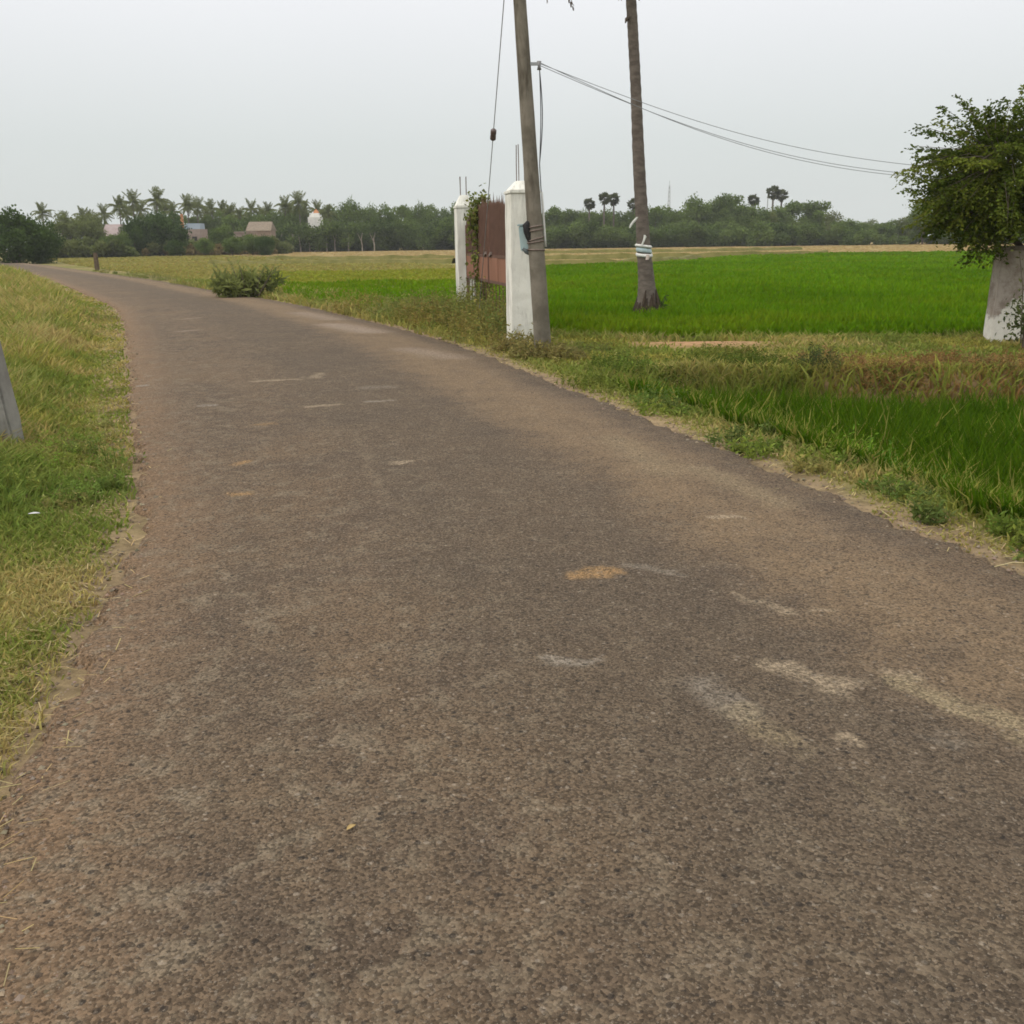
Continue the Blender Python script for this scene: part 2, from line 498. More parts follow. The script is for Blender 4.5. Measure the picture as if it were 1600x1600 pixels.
stains = [  # endpoints in the photograph, thickness in metres, colour, strength, softness
    (910, 907, 945, 907, 0.085, OCH, .70, .5), (366, 776, 388, 775, 0.05, OCH, .75, .3), (376, 728, 388, 726, 0.06, OCH, .7, .3),
    (402, 668, 424, 667, 0.06, OCH, .45, .1), (618, 731, 645, 728, 0.055, TAN, .8, .4), (482, 641, 525, 638, 0.08, TAN, .6, .3),
    (400, 600, 462, 597, 0.09, TAN, .55, .2), (490, 595, 502, 588, 0.08, TAN, .5, .2), (1118, 815, 1155, 813, 0.05, TAN, .75, .4),
    (575, 633, 610, 631, 0.06, GRY, .7, .2), (575, 611, 605, 609, 0.14, GRY, .35, .0), (865, 1047, 912, 1046, 0.055, GRY, .8, .1),
    (520, 509, 580, 520, 0.45, PNK, .7, .0), (640, 548, 705, 560, 0.35, PNK, .45, .0), (470, 490, 520, 500, 0.4, PNK, .45, .0),
    (1095, 1085, 1160, 1130, 0.10, GRY, .36, .0), (1150, 1125, 1225, 1170, 0.09, YTN, .42, .0), (318, 636, 332, 636, 0.07, GRY, .6, .2), (985, 893, 1060, 908, 0.06, GRY, .4, .0),
    (1215, 1055, 1310, 1085, 0.085, TAN, .62, .0), (1375, 1058, 1425, 1075, 0.05, TAN, .7, .1), (1400, 1075, 1495, 1115, 0.07, YTN, .65, .0),
    (1500, 1120, 1600, 1155, 0.09, YTN, .6, .0), (1318, 1175, 1345, 1185, 0.06, TAN, .65, .1), (1190, 1133, 1218, 1136, 0.03, TAN, .6, .2),
    (1150, 940, 1235, 972, 0.04, TAN, .75, .1), (1268, 968, 1295, 962, 0.04, TAN, .75, .1), (1240, 1155, 1330, 1235, 0.03, YTN, .75, .0),
    (1330, 1230, 1405, 1300, 0.035, YTN, .65, .0), (1445, 1160, 1500, 1178, 0.05, GRY, .35, .0), (532, 590, 574, 624, 0.035, TAN, .5, .2),
    (610, 648, 640, 672, 0.03, TAN, .45, .2), (205, 604, 225, 603, 0.06, GRY, .7, .2), (280, 520, 310, 518, 0.10, PNK, .5, .1),
    (285, 501, 310, 499, 0.10, PNK, .5, .1), (845, 876, 862, 874, 0.025, GRY, .6, .2), (590, 752, 604, 748, 0.035, GRY, .5, .2),
    (1090, 735, 1220, 790, 0.16, YTN, .35, .0), (960, 690, 1040, 740, 0.2, YTN, .3, .0), (330, 1385, 345, 1388, 0.03, GRY, .25, .0),
    (560, 690, 600, 800, 0.05, TAN, .14, .0), (625, 1136, 652, 1136, 0.012, GRY, .6, .1), (975, 940, 1010, 965, 0.02, YTN, .6, .0)]
# worn mottling: hand-sized tan patches, dense on the left side
mot = tr.noise(7.5, 6, 0.72, dist=0.6)
lm = tr.math('ADD', tr.rng(wob, 0.55, 0.05, 0.25, 0.95), tr.math('MULTIPLY', tr.rng(big, .4, .65), .35), True)
c = tr.mix(tr.math('MULTIPLY', tr.rng(mot, 0.48, 0.64), tr.math('MULTIPLY', lm, 0.66)), c, (0.215, 0.172, 0.118))
mot2 = tr.noise(4.2, 7, 0.75, dist=0.8)
c = tr.mix(tr.math('MULTIPLY', tr.rng(mot2, 0.56, 0.70), 0.26), c, (0.080, 0.060, 0.043))
mot3 = tr.noise(11.0, 6, 0.8, dist=0.3)
c = tr.mix(tr.math('MULTIPLY', tr.rng(mot3, 0.63, 0.72), tr.math('MULTIPLY', tr.rng(big, .40, .60), .5)), c, (0.30, 0.25, 0.185))
ragg = tr.rng(tr.noise(40, 4, 0.75), 0.36, 0.54, 0.22, 1.0)
for (x0, y0, x1, y1, rad, cc, st, soft) in stains:
    A, B = ground(x0, y0), ground(x1, y1)
    ab = B - A; ab[2] = 0
    gnode = tr.n('ShaderNodeGroup'); gnode.node_tree = grp
    tr.l(wp.outputs[0], gnode.inputs['P'])
    gnode.inputs['A'].default_value = (A[0], A[1], 0.0); gnode.inputs['AB'].default_value = tuple(ab)
    gnode.inputs['Inv'].default_value = 1.0 / max(1e-6, float(ab @ ab)); gnode.inputs['R'].default_value = rad * 1.25
    gnode.inputs['Soft'].default_value = max(soft, 0.30 if rad < 0.12 else 0.0)
    f = tr.math('MULTIPLY', gnode.outputs['Mask'], min(1.0, st * 1.45))
    f = tr.math('MULTIPLY', f, ragg)
    c = tr.mix(f, c, cc)
# aggregate: dark pits and pale stones
vo2 = tr.n('ShaderNodeTexVoronoi'); vo2.inputs['Scale'].default_value = 38.0; tr.l(tr.tc.outputs['Object'], vo2.inputs['Vector'])
vs2 = tr.n('ShaderNodeSeparateColor'); tr.l(vo2.outputs['Color'], vs2.inputs[0])
chip = tr.math('MULTIPLY', tr.rng(vs2.outputs[1], .86, .90), tr.rng(vo2.outputs['Distance'], .34, .22))
c = tr.mix(tr.math('MULTIPLY', chip, .42), c, (0.33, 0.28, 0.22))
pit = tr.math('MULTIPLY', tr.rng(vs2.outputs[1], .14, .10), tr.rng(vo2.outputs['Distance'], .40, .26))
c = tr.mix(tr.math('MULTIPLY', pit, .75), c, (0.04, 0.033, 0.027))
vo = tr.n('ShaderNodeTexVoronoi'); vo.inputs['Scale'].default_value = 120.0; tr.l(tr.tc.outputs['Object'], vo.inputs['Vector'])
vsep = tr.n('ShaderNodeSeparateColor'); tr.l(vo.outputs['Color'], vsep.inputs[0])
stone = tr.rng(vsep.outputs[0], 0.0, 1.0, 0.52, 1.50, False)
c = tr.mix(1.0, c, stone, 'MULTIPLY')
c = tr.mix(tr.math('MULTIPLY', tr.rng(fin, 0.46, 0.32), 0.78), c, (0.036, 0.029, 0.024))
c = tr.mix(tr.math('MULTIPLY', tr.rng(grit, 0.57, 0.68), 0.55), c, (0.34, 0.285, 0.22))
hh = tr.math('ADD', tr.math('MULTIPLY', vo.outputs['Distance'], -0.6), tr.math('ADD', fin, tr.math('MULTIPLY', midn, 0.8)))
tr.bump(hh, 0.9, 0.016)
ROAD_M = tr.base(c, 0.9, 0.18)

NC = 24
LF, RF = resample_near(LE, 1500), None
RF = pair(LF, RE)
rv, ruv = [], []
slen = np.concatenate([[0], np.cumsum(np.linalg.norm(np.diff(LF, axis=0), axis=1))])
for i in range(len(LF)):
    a, b = LF[i], RF[i]
    w = b - a; wl = np.linalg.norm(w); w /= wl
    cr = lambda q, o: 0.10 * (fbm(q[0] + o, q[1], 1.3) - 0.5) + 0.10 * (vnoise(q[0] + o, q[1], 6.0) - 0.5) + 0.07 * (vnoise(q[0] + o, q[1], 15.0) - 0.5) + 0.045 * (vnoise(q[0], q[1] + o, 37.0) - 0.5)
    a = a + w * cr(a, 0)
    b = b - w * cr(b, 9)
    for k in range(NC + 1):
        u = k / NC
        p = a * (1 - u) + b * u
        z = 0.035 * (1 - (2 * u - 1) ** 2) - 0.0
        if k in (0, NC): z = -0.055
        elif k in (1, NC - 1): z = 0.0
        uu = u
        if k == 1: p = a + (b - a) * 0.012; uu = 0.012
        if k == NC - 1: p = a + (b - a) * 0.988; uu = 0.988
        rv.append((p[0], p[1], z)); ruv.append((uu, slen[i], 0))
ridx = np.arange(len(LF) * (NC + 1)).reshape(len(LF), NC + 1)
rq = np.stack([ridx[:-1, :-1], ridx[:-1, 1:], ridx[1:, 1:], ridx[1:, :-1]], -1).reshape(-1, 4)
road = np_mesh('road', rv, rq, None, ROAD_M, None, smooth=True, uv=ruv)
tag(road, 'worn dusty asphalt road curving away to the left', None, None, 'structure')

# ------------------------------------------------------------------ field sheets
def sheet(name, px, z, mat, label, dens=1):
    """a flat field from its outline in the photograph"""
    P = [ground(x, y, z) for x, y in px]
    bm = bmesh.new()
    vs = [bm.verts.new(p) for p in P]
    fce = bm.faces.new(vs)
    if fce.normal.z < 0 or fce.calc_area() < 0: fce.normal_flip()
    fce.normal_update()
    if fce.normal.z < 0: fce.normal_flip()
    me = bpy.data.meshes.new(name); bm.to_mesh(me); bm.free()
    me.materials.append(mat)
    o = bpy.data.objects.new(name, me); col.objects.link(o)
    return tag(o, label, None, None, 'structure')

def field_mat(name, a, b, c2, sx=0.05, sy=0.35):
    t = NT(name)
    v = t.stretch(sx, sy, 1)
    f = t.rng(t.noise(1.0, 6, 0.65, v), 0.35, 0.65)
    cc = t.mix(f, a, b)
    g = t.rng(t.noise(2.2, 6, 0.75, t.stretch(0.25, 0.5, 1)), 0.5, 0.72)
    cc = t.mix(t.math('MULTIPLY', g, 0.6), cc, c2)
    t.bump(t.noise(3.0, 5, 0.8), 0.6, 0.1)
    return t.base(cc, 0.95, 0.1)
PADDY_M = field_mat('paddy_green', (0.07, 0.155, 0.004), (0.095, 0.185, 0.005), (0.12, 0.19, 0.012))
STUB_M = field_mat('stubble_straw', (0.34, 0.255, 0.115), (0.43, 0.33, 0.16), (0.25, 0.21, 0.07), 0.03, 0.2)
OLIVE_M = field_mat('olive_crop', (0.20, 0.20, 0.055), (0.25, 0.235, 0.075), (0.14, 0.165, 0.03))
YGREEN_M = field_mat('young_crop', (0.17, 0.195, 0.025), (0.21, 0.225, 0.04), (0.12, 0.17, 0.02))
GREYF_M = field_mat('fallow_weeds', (0.22, 0.20, 0.095), (0.27, 0.245, 0.13), (0.17, 0.18, 0.06))

sheet('stubble_field', [(380, 400), (300, 396), (420, 390.0), (800, 386), (1500, 375.5), (1760, 372), (1760, 391), (1560, 396), (1300, 398), (1150, 403),
                        (1090, 409), (1020, 414), (850, 420), (700, 414), (560, 408)], -0.09, STUB_M, 'straw coloured harvested field below the treeline')
sheet('paddy_field', [(846, 523), (846, 418.5), (1020, 412.5), (1092, 407.5), (1148, 402), (1300, 396.5), (1560, 394.5), (1790, 391), (1790, 516), (1560, 520), (1200, 520)],
      -0.08, PADDY_M, 'bright green paddy field behind the path')
sheet('paddy_field', [(450, 466), (560, 488), (640, 503), (846, 520), (846, 446), (720, 443), (560, 445), (430, 447)], -0.08, PADDY_M, 'green paddy strip between road and gate')
sheet('crop_field', [(395, 446), (560, 444), (720, 442), (846, 445), (846, 424), (700, 420), (560, 424), (420, 425)], -0.076, YGREEN_M, 'yellow green crop strip beyond the paddy strip')
sheet('crop_field', [(330, 424), (420, 424), (560, 423), (846, 422), (846, 416), (700, 409), (540, 411), (330, 413)], -0.072, OLIVE_M, 'olive crop strip below the stubble')
sheet('fallow_field', [(110, 412), (240, 430), (330, 445), (395, 447), (420, 426), (330, 414), (330, 404), (80, 402)], -0.082, GREYF_M, 'pale fallow field beside the far road')

def bund(px, z0, h, w, label, mat):
    P = [ground(x, y, 0) for x, y in px]
    P = resample(catmull([p[:2] for p in P], 8), 60)
    V, F = [], []
    for i, p in enumerate(P):
        d = P[min(i + 1, 59)] - P[max(i - 1, 0)]; d /= np.linalg.norm(d)
        n_ = np.array((-d[1], d[0]))
        hh_ = h * (0.7 + 0.6 * vnoise(p[0], p[1], 0.8))
        for s_, zz in ((-1, z0), (-0.4, z0 + hh_), (0.4, z0 + hh_), (1, z0)):
            V.append((*(p + n_ * s_ * w), zz))
    for i in range(59):
        for k in range(3): F.append((i * 4 + k, i * 4 + k + 1, i * 4 + k + 5, i * 4 + k + 4))
    o = MB().add(V, F).build('field_bund', mat)
    return tag(o, label, None, None, 'structure')
BUND_M = mottled('bund_weeds', (0.10, 0.10, 0.02), (0.17, 0.15, 0.045), 1.2, bump=0.6)
bund([(846, 413), (930, 412), (1020, 409.5), (1090, 405)], -0.1, 0.36, 0.6, 'low weedy bund across the stubble', BUND_M)
bund([(846, 404), (1000, 402), (1150, 400), (1290, 397)], -0.1, 0.38, 0.6, 'low weedy bund in the middle of the stubble', BUND_M)
bund([(846, 395), (960, 393.5), (1100, 392), (1250, 389)], -0.1, 0.34, 0.6, 'low weedy bund near the treeline', BUND_M)
bund([(420, 405), (560, 404), (710, 402)], -0.1, 0.36, 0.6, 'low weedy bund left of the gate', BUND_M)
bund([(330, 412), (520, 411), (710, 410)], -0.1, 0.34, 0.6, 'low weedy bund above the olive strip', BUND_M)

# ------------------------------------------------------------------ grasses
def scatter(n, r0, r1, a0, a1, rng):
    """points with a density falling as 1/r2, angles from +Y towards +X"""
    r_ = np.exp(rng.uniform(math.log(r0), math.log(r1), n))
    a_ = rng.uniform(a0, a1, n)
    return np.stack([r_ * np.sin(a_), r_ * np.cos(a_)], 1), r_

def blades(name, P, Z, h, w, lean, tint, label, rng, mat=GRASS, seg3=False):
    n = len(P)
    az = rng.uniform(0, 2 * PI, n); wz = rng.uniform(0, PI, n)
    d = np.stack([np.cos(az), np.sin(az), np.zeros(n)], 1)
    wd = np.stack([np.cos(wz), np.sin(wz), np.zeros(n)], 1) * (w / 2)[:, None]
    B = np.column_stack([P, Z - 0.01])
    up = np.array((0, 0, 1.0))
    def pt(t, k): return B + up * (h * t * (1 - 0.35 * lean * t))[:, None] + d * (h * lean * t * t)[:, None]
    V = np.empty((n, 5, 3))
    V[:, 0] = B - wd; V[:, 1] = B + wd
    m = pt(0.55, 0)
    V[:, 2] = m - wd * 0.8; V[:, 3] = m + wd * 0.8
    V[:, 4] = pt(1.0, 0)
    b = np.arange(n)[:, None] * 5
    q = b + np.array([[0, 1, 3, 2]]); t = b + np.array([[2, 3, 4]])
    T = np.repeat(np.clip(tint, 0.004, 0.9), 5, axis=0)
    o = np_mesh(name, V.reshape(-1, 3), q, t, mat, T)
    return tag(o, label, None, None, 'stuff')

def mixc(a, b, t): return np.asarray(a) * (1 - t[:, None]) + np.asarray(b) * t[:, None]
G_DRY, G_OLV, G_GRN, G_DEEP, G_BRN = (0.40, 0.33, 0.125), (0.305, 0.290, 0.065), (0.195, 0.238, 0.048), (0.042, 0.095, 0.004), (0.25, 0.150, 0.055)

def jitter(tint, rng, a=0.25):
    n = len(tint)
    return tint * (1 + rng.uniform(-a, a, (n, 1))) * (1 + rng.uniform(-0.08, 0.08, (n, 3)))

# left verge
rg = np.random.default_rng(21)
P, rr = scatter(520000, 1.4, 75, -1.05, -0.02, rg)
ins = inside(P, polyc); dL = pdist(P, LEc); dR = pdist(P, REc)
edge = dL + 0.30 * (fbm(P[:, 0], P[:, 1], 1.6) - 0.5)
k = ~ins & (dL < dR)
dens = sstep(edge, 0.02, 0.26) * (0.45 + 0.55 * sstep(fbm(P[:, 0] + 5, P[:, 1], 1.1), 0.3, 0.5))
dens = np.maximum(dens, 0.95 * sstep(P[:, 1], 4.5, 6.5) * sstep(dL, -0.02, 0.12))
k &= (rg.random(len(P)) < dens) & (rr < 72)
P, rr, dL = P[k], rr[k], dL[k]
n = len(P)
tall = sstep(dL, 0.25, 1.3) * sstep(P[:, 1] + 0.5 * dL, 4.0, 7.5)
h = (0.022 + 0.045 * rg.random(n)) * (1 - tall) + tall * (0.10 + 0.24 * rg.random(n) * (0.5 + fbm(P[:, 0], P[:, 1], 0.9)))
h *= 1 + 0.35 * sstep(P[:, 1], 7, 11) * sstep(dL, 0.15, 0.8) + 0.7 * sstep(P[:, 1], 18, 30) * sstep(dL, 0.3, 1.5)
w = 0.0021 * np.maximum(rr, 2.0) ** 0.85 * (1 + rg.random(n) * .8)
nz = fbm(P[:, 0], P[:, 1], 0.8)
T = mixc(G_OLV, G_GRN, sstep(nz + 0.25 * rg.random(n), 0.45, 0.75))
dr_ = sstep(fbm(P[:, 0] + 31, P[:, 1] + 3, 0.9) + 0.3 * rg.random(n), 0.55, 0.85)
T = T * (1 - dr_[:, None]) + np.array(G_DRY) * dr_[:, None]
lush = np.exp(-(((P[:, 0] + 2.75) / 0.8) ** 2 + ((P[:, 1] - 6.0) / 0.9) ** 2))        # a greener clump by the concrete post
T = T * (1 - lush[:, None]) + np.array((0.15, 0.215, 0.042)) * lush[:, None]
h = h * (1 + 0.5 * lush)
blades('verge_grass', P, terrain(P), h, w, 0.35 + 0.6 * rg.random(n), jitter(T, rg), 'olive green grass on the left verge', rg)

# right verge, path and bank
P, rr = scatter(640000, 2.6, 46, -0.62, 0.85, rg)
ins = inside(P, polyc); dL = pdist(P, LEc); dR = pdist(P, REc)
k = ~ins & (dR < dL)
bnd = 10.7 + 0.25 * np.sin(P[:, 0] * 0.9) + 0.03 * (P[:, 0] - 4)
lowp = sstep(dR, 0.9, 1.6) * sstep(bnd - P[:, 1], 0.3, 0.8)
patch = np.exp(-(((P[:, 0] - rb[0]) / 1.15) ** 2 + ((P[:, 1] - rb[1] + .55) / 1.0) ** 2) ** 2)
dens = sstep(dR + 0.3 * (fbm(P[:, 0], P[:, 1], 1.5) - 0.5), 0.0, 0.28) * (1 - 0.96 * patch)
dens *= 0.62 + 0.38 * sstep(dR + 0.8 * fbm(P[:, 0] + 8, P[:, 1], 1.3), 0.5, 1.1)
dens = np.maximum(dens * (0.6 + 0.4 * sstep(P[:, 1], 6, 9)), 0.9 * sstep(P[:, 1], 17, 20) * sstep(dR, 0, .2)) * (1 - 0.96 * patch)
dens = dens * (1 - 0.6 * np.exp(-((P[:, 1] - bnd + .1) / 0.6) ** 2) * sstep(P[:, 0], 2.8, 3.8))
k &= (lowp < 0.5) & (rg.random(len(P)) < dens) & ((P[:, 1] < 15.7 + 0.8 * fbm(P[:, 0], P[:, 1], 0.8)) | (dR < 1.6 + 0.03 * rr)) & (rr < 44)
P, rr, dR, bnd = P[k], rr[k], dR[k], bnd[k]
n = len(P)
bank = np.exp(-((P[:, 1] - bnd - 0.1) / 0.55) ** 2) * sstep(dR, 0.9, 2.0)
slope = sstep(dR, 0.4, 1.0) * sstep(bnd - P[:, 1], -1.0, 0.4)
h = 0.025 + 0.09 * rg.random(n) * sstep(dR, 0.05, 0.45) * (0.4 + fbm(P[:, 0] + 5, P[:, 1], 2.2)) + 0.14 * rg.random(n) * bank + 0.14 * rg.random(n) * slope + 0.16 * rg.random(n) ** 2 * sstep(P[:, 1], 14.2, 15.6)
h += 0.16 * rg.random(n) * sstep(P[:, 1], 16, 22)
w = 0.0022 * rr ** 0.85 * (1 + rg.random(n) * .8)
nz = fbm(P[:, 0] + 3, P[:, 1], 0.9)
T = mixc(G_OLV, G_GRN, sstep(nz + 0.25 * rg.random(n), 0.4, 0.7))
dr_ = np.maximum(sstep(fbm(P[:, 0] + 61, P[:, 1] + 3, 0.8) + 0.3 * rg.random(n), 0.62, 0.9), 0.5 * (1 - sstep(dR, 0.05, 0.55)))
T = T * (1 - dr_[:, None]) + np.array(G_DRY) * dr_[:, None]
brown = bank * sstep(P[:, 0], 2.9, 4.2) * (rg.random(n) < 0.6)
T = T * (1 - brown[:, None]) + np.array(G_BRN) * brown[:, None]
gs = slope * (1 - brown) * 0.85
T = T * (1 - gs[:, None]) + np.array((0.145, 0.185, 0.026)) * gs[:, None]
h = h * (1 - 0.35 * brown)
h = h * (1 + 0.9 * slope * sstep(fbm(P[:, 0] + 77, P[:, 1], 1.4), .35, .6))
blades('verge_grass', P, terrain(P), h, w, 0.35 + 0.6 * rg.random(n), jitter(T, rg), 'short green and straw grass on the right verge and path', rg)

# the low plot: long dark rice beside the road
P, rr = scatter(210000, 3.2, 17, 0.02, 0.95, rg)
ins = inside(P, polyc); dR = pdist(P, REc); dL = pdist(P, LEc)
bnd = 10.7 + 0.25 * np.sin(P[:, 0] * 0.9) + 0.03 * (P[:, 0] - 4)
k = ~ins & (dR < dL) & (dR + 0.35 * (fbm(P[:, 0], P[:, 1], 1.8) - 0.5) > 0.60) & (bnd - P[:, 1] > 0.35)
clump = sstep(vnoise(P[:, 0], P[:, 1], 5.0), 0.15, 0.5)
k &= rg.random(len(P)) < 0.25 + 0.75 * clump
P, rr, dR, bnd = P[k], rr[k], dR[k], bnd[k]
n = len(P)
h = (0.32 + 0.36 * rg.random(n)) * (0.7 + 0.5 * fbm(P[:, 0] + 14, P[:, 1], 0.7)) * (0.42 + 0.72 * sstep(dR, 0.7, 1.7)) * (0.6 + 0.4 * sstep(bnd - P[:, 1], 0.3, 1.2))
w = 0.0036 * rr ** 0.75 * (1 + rg.random(n) * .7)
T = mixc(G_DEEP, (0.085, 0.152, 0.006), rg.random(n))
yel = (rg.random(n) < 0.03 + 0.22 * (1 - sstep(dR, 1.0, 2.0)))
T[yel] = np.array((0.27, 0.26, 0.06))
blades('rice_plants', P, terrain(P), h, w, 0.15 + 0.5 * rg.random(n), jitter(T, rg), 'tall dark green rice in the low plot beside the road', rg)

# paddy beyond the path
P, rr = scatter(330000, 14.2, 150, -0.36, 0.72, rg)
padr = np.array([ground(x, y, -0.05)[:2] for x, y in [(852, 521), (846, 418), (1020, 412.5), (1092, 407.5), (1148, 402), (1300, 396.5), (1560, 394.5), (1790, 391), (1790, 516), (1560, 520), (1200, 521)]])
padl = np.array([ground(x, y, -0.05)[:2] for x, y in [(450, 467), (560, 489), (640, 504), (846, 522), (846, 446), (720, 443), (560, 445), (430, 447)]])
palm_xy = ground(1012, 489)[:2]
k = (inside(P, padr) | inside(P, padl)) & (np.hypot(P[:, 0] - palm_xy[0], P[:, 1] - palm_xy[1] + 0.25) > 0.5)
P, rr = P[k], rr[k]
n = len(P)
nf = fbm(P[:, 0], P[:, 1], 0.35)
h = (0.16 + 0.16 * rg.random(n)) * (0.8 + 0.4 * nf) * (0.35 + 0.65 * sstep(P[:, 1], 15.0, 17.5))
w = 0.0048 * rr ** 0.95 * (0.7 + 0.6 * rg.random(n))
T = mixc((0.094, 0.200, 0.004), (0.135, 0.250, 0.006), np.clip(0.35 * rg.random(n) + 1.1 * (nf - 0.2), 0, 1))
T = T * (1 + 0.55 * (fbm(P[:, 0] + 12, P[:, 1] * 0.7, 0.16) - 0.5))[:, None]
ylw = 0.45 * sstep(fbm(P[:, 0] + 90, P[:, 1] + 7, 0.22), .52, .72)
T = T * (1 - ylw[:, None]) + ylw[:, None] * np.array((0.20, 0.265, 0.012))
h = h * (0.75 + 0.5 * vnoise(P[:, 0] + 3, P[:, 1], 1.1))
streakx = sstep(fbm(P[:, 0] * 0.25, P[:, 1] * 1.4, 0.5), 0.5, 0.72)
T = T * (1 - 0.4 * streakx[:, None]) + 0.4 * streakx[:, None] * np.array((0.18, 0.27, 0.01))
blades('rice_plants', P, np.full(n, -0.09), h, w, 0.1 + 0.35 * rg.random(n), jitter(T, rg, 0.15), 'bright green young rice of the paddy field', rg)

# stubble and crop strips far away
P, rr = scatter(150000, 28, 215, -0.62, 0.68, rg)
far_out = np.array([ground(x, y, -0.05)[:2] for x, y in [(846, 446), (846, 419), (1020, 413), (1092, 408), (1148, 402.5), (1300, 397), (1560, 395), (1790, 391), (1790, 372), (1500, 375.8), (800, 386.2), (420, 390.5), (290, 396), (70, 403), (110, 412.5), (240, 431), (330, 446), (395, 448), (560, 445), (720, 443)]])
k = inside(P, far_out) & (pdist(P, REc) > 0.4)
P, rr = P[k], rr[k]
stub = np.array([ground(x, y, -0.05)[:2] for x, y in [(380, 400), (300, 396), (420, 390.0), (800, 386), (1500, 375.5), (1790, 372), (1790, 391), (1560, 396), (1300, 398), (1150, 403), (1090, 409), (1020, 414), (850, 420), (700, 414), (560, 408)]])
yg = np.array([ground(x, y, -0.05)[:2] for x, y in [(395, 446), (560, 444), (720, 442), (846, 445), (846, 424), (700, 420), (560, 424), (420, 425)]])
n = len(P)
i1, i2 = inside(P, stub), inside(P, yg)
nf = fbm(P[:, 0] * 0.4, P[:, 1] * 1.5, 0.25)
T = mixc((0.27, 0.25, 0.06), (0.33, 0.29, 0.10), nf)
T[i1] = mixc((0.33, 0.255, 0.11), (0.45, 0.345, 0.17), nf)[i1]
T[i2] = mixc((0.22, 0.25, 0.025), (0.28, 0.28, 0.045), nf)[i2]
h = np.where(i1, 0.05, 0.15) * (0.6 + 0.8 * rg.random(n))
blades('field_growth', P, np.full(n, -0.09), h, 0.004 * rr * (0.6 + 0.8 * rg.random(n)), 0.3 + 0.5 * rg.random(n), jitter(T, rg, 0.15), 'straw stubble and thin crops of the far fields', rg)

# loose stones and dry stalks along the crumbling edges
P, rr = scatter(90000, 1.5, 22, -0.9, 0.75, rg)
de = np.minimum(pdist(P, LEc), pdist(P, REc)); ins = inside(P, polyc)
k = rg.random(len(P)) < np.where(ins, 0.38 * np.exp(-(de / 0.16) ** 2) + 0.005, 0.85 * np.exp(-(de / 0.22) ** 2))
P, rr, ins = P[k], rr[k], ins[k]
n = len(P)
sz = (0.0018 + 0.0055 * rg.random(n) ** 3) * np.maximum(rr, 1.5) ** 0.45
oc = np.array([(1, 0, 0), (0, 1, 0), (-1, 0, 0), (0, -1, 0), (0, 0, .75), (0, 0, -.6)], float)
ot = np.array([(0, 1, 4), (1, 2, 4), (2, 3, 4), (3, 0, 4), (1, 0, 5), (2, 1, 5), (3, 2, 5), (0, 3, 5)])
th = rg.uniform(0, 2 * PI, n)
G = oc[None] * (1 + rg.uniform(-.35, .35, (n, 6, 1))) * sz[:, None, None]
G = np.stack([G[..., 0] * np.cos(th)[:, None] - G[..., 1] * np.sin(th)[:, None], G[..., 0] * np.sin(th)[:, None] + G[..., 1] * np.cos(th)[:, None], G[..., 2]], -1)
zz0 = np.where(ins, 0.003, terrain(P) + 0.002)
G = G + np.column_stack([P, zz0])[:, None]
gt_ = jitter(mixc((0.13, 0.10, 0.072), (0.27, 0.215, 0.155), rg.random(n)), rg, .2)
tg2 = NT('loose_stone'); ga2 = tg2.n('ShaderNodeAttribute'); ga2.attribute_name = 'tint'
o = np_mesh('gravel', G.reshape(-1, 3), None, (ot[None] + np.arange(n)[:, None, None] * 6).reshape(-1, 3), tg2.base(ga2.outputs['Color'], .95, .1), np.repeat(np.clip(gt_, .01, .9), 6, axis=0))
tag(o, 'loose stones scattered along the crumbling road edges', None, None, 'stuff')
P, rr = scatter(60000, 2.0, 20, -0.9, 0.75, rg)
de = np.minimum(pdist(P, LEc), pdist(P, REc)); ins = inside(P, polyc)
k = rg.random(len(P)) < np.where(ins, 0.10 * np.exp(-(de / 0.12) ** 2), 0.40 * np.exp(-((de - .2) / 0.22) ** 2))
P, rr, ins = P[k], rr[k], ins[k]
n = len(P)
th = rg.uniform(0, PI, n); ln = rg.uniform(.02, .09, n); wd_ = 0.0016 * np.maximum(rr, 2) ** .7
u_ = np.stack([np.cos(th), np.sin(th), np.zeros(n)], 1) * (ln / 2)[:, None]; v_ = np.stack([-np.sin(th), np.cos(th), np.zeros(n)], 1) * (wd_ / 2)[:, None]
B_ = np.column_stack([P, np.where(ins, 0.008, terrain(P) + 0.012) + rg.uniform(0, .012, n)])
tl_ = np.zeros((n, 3)); tl_[:, 2] = rg.uniform(-.008, .008, n)
SV = np.stack([B_ - u_ - v_ - tl_, B_ + u_ - v_ + tl_, B_ + u_ + v_ + tl_, B_ - u_ + v_ - tl_], 1).reshape(-1, 3)
o = np_mesh('straw_litter', SV, np.arange(n * 4).reshape(-1, 4), None, GRASS, np.repeat(jitter(mixc((0.40, 0.31, 0.14), (0.52, 0.43, 0.22), rg.random(n)), rg, .2), 4, axis=0))
tag(o, 'dry straw bits littering the road edges', None, None, 'stuff')

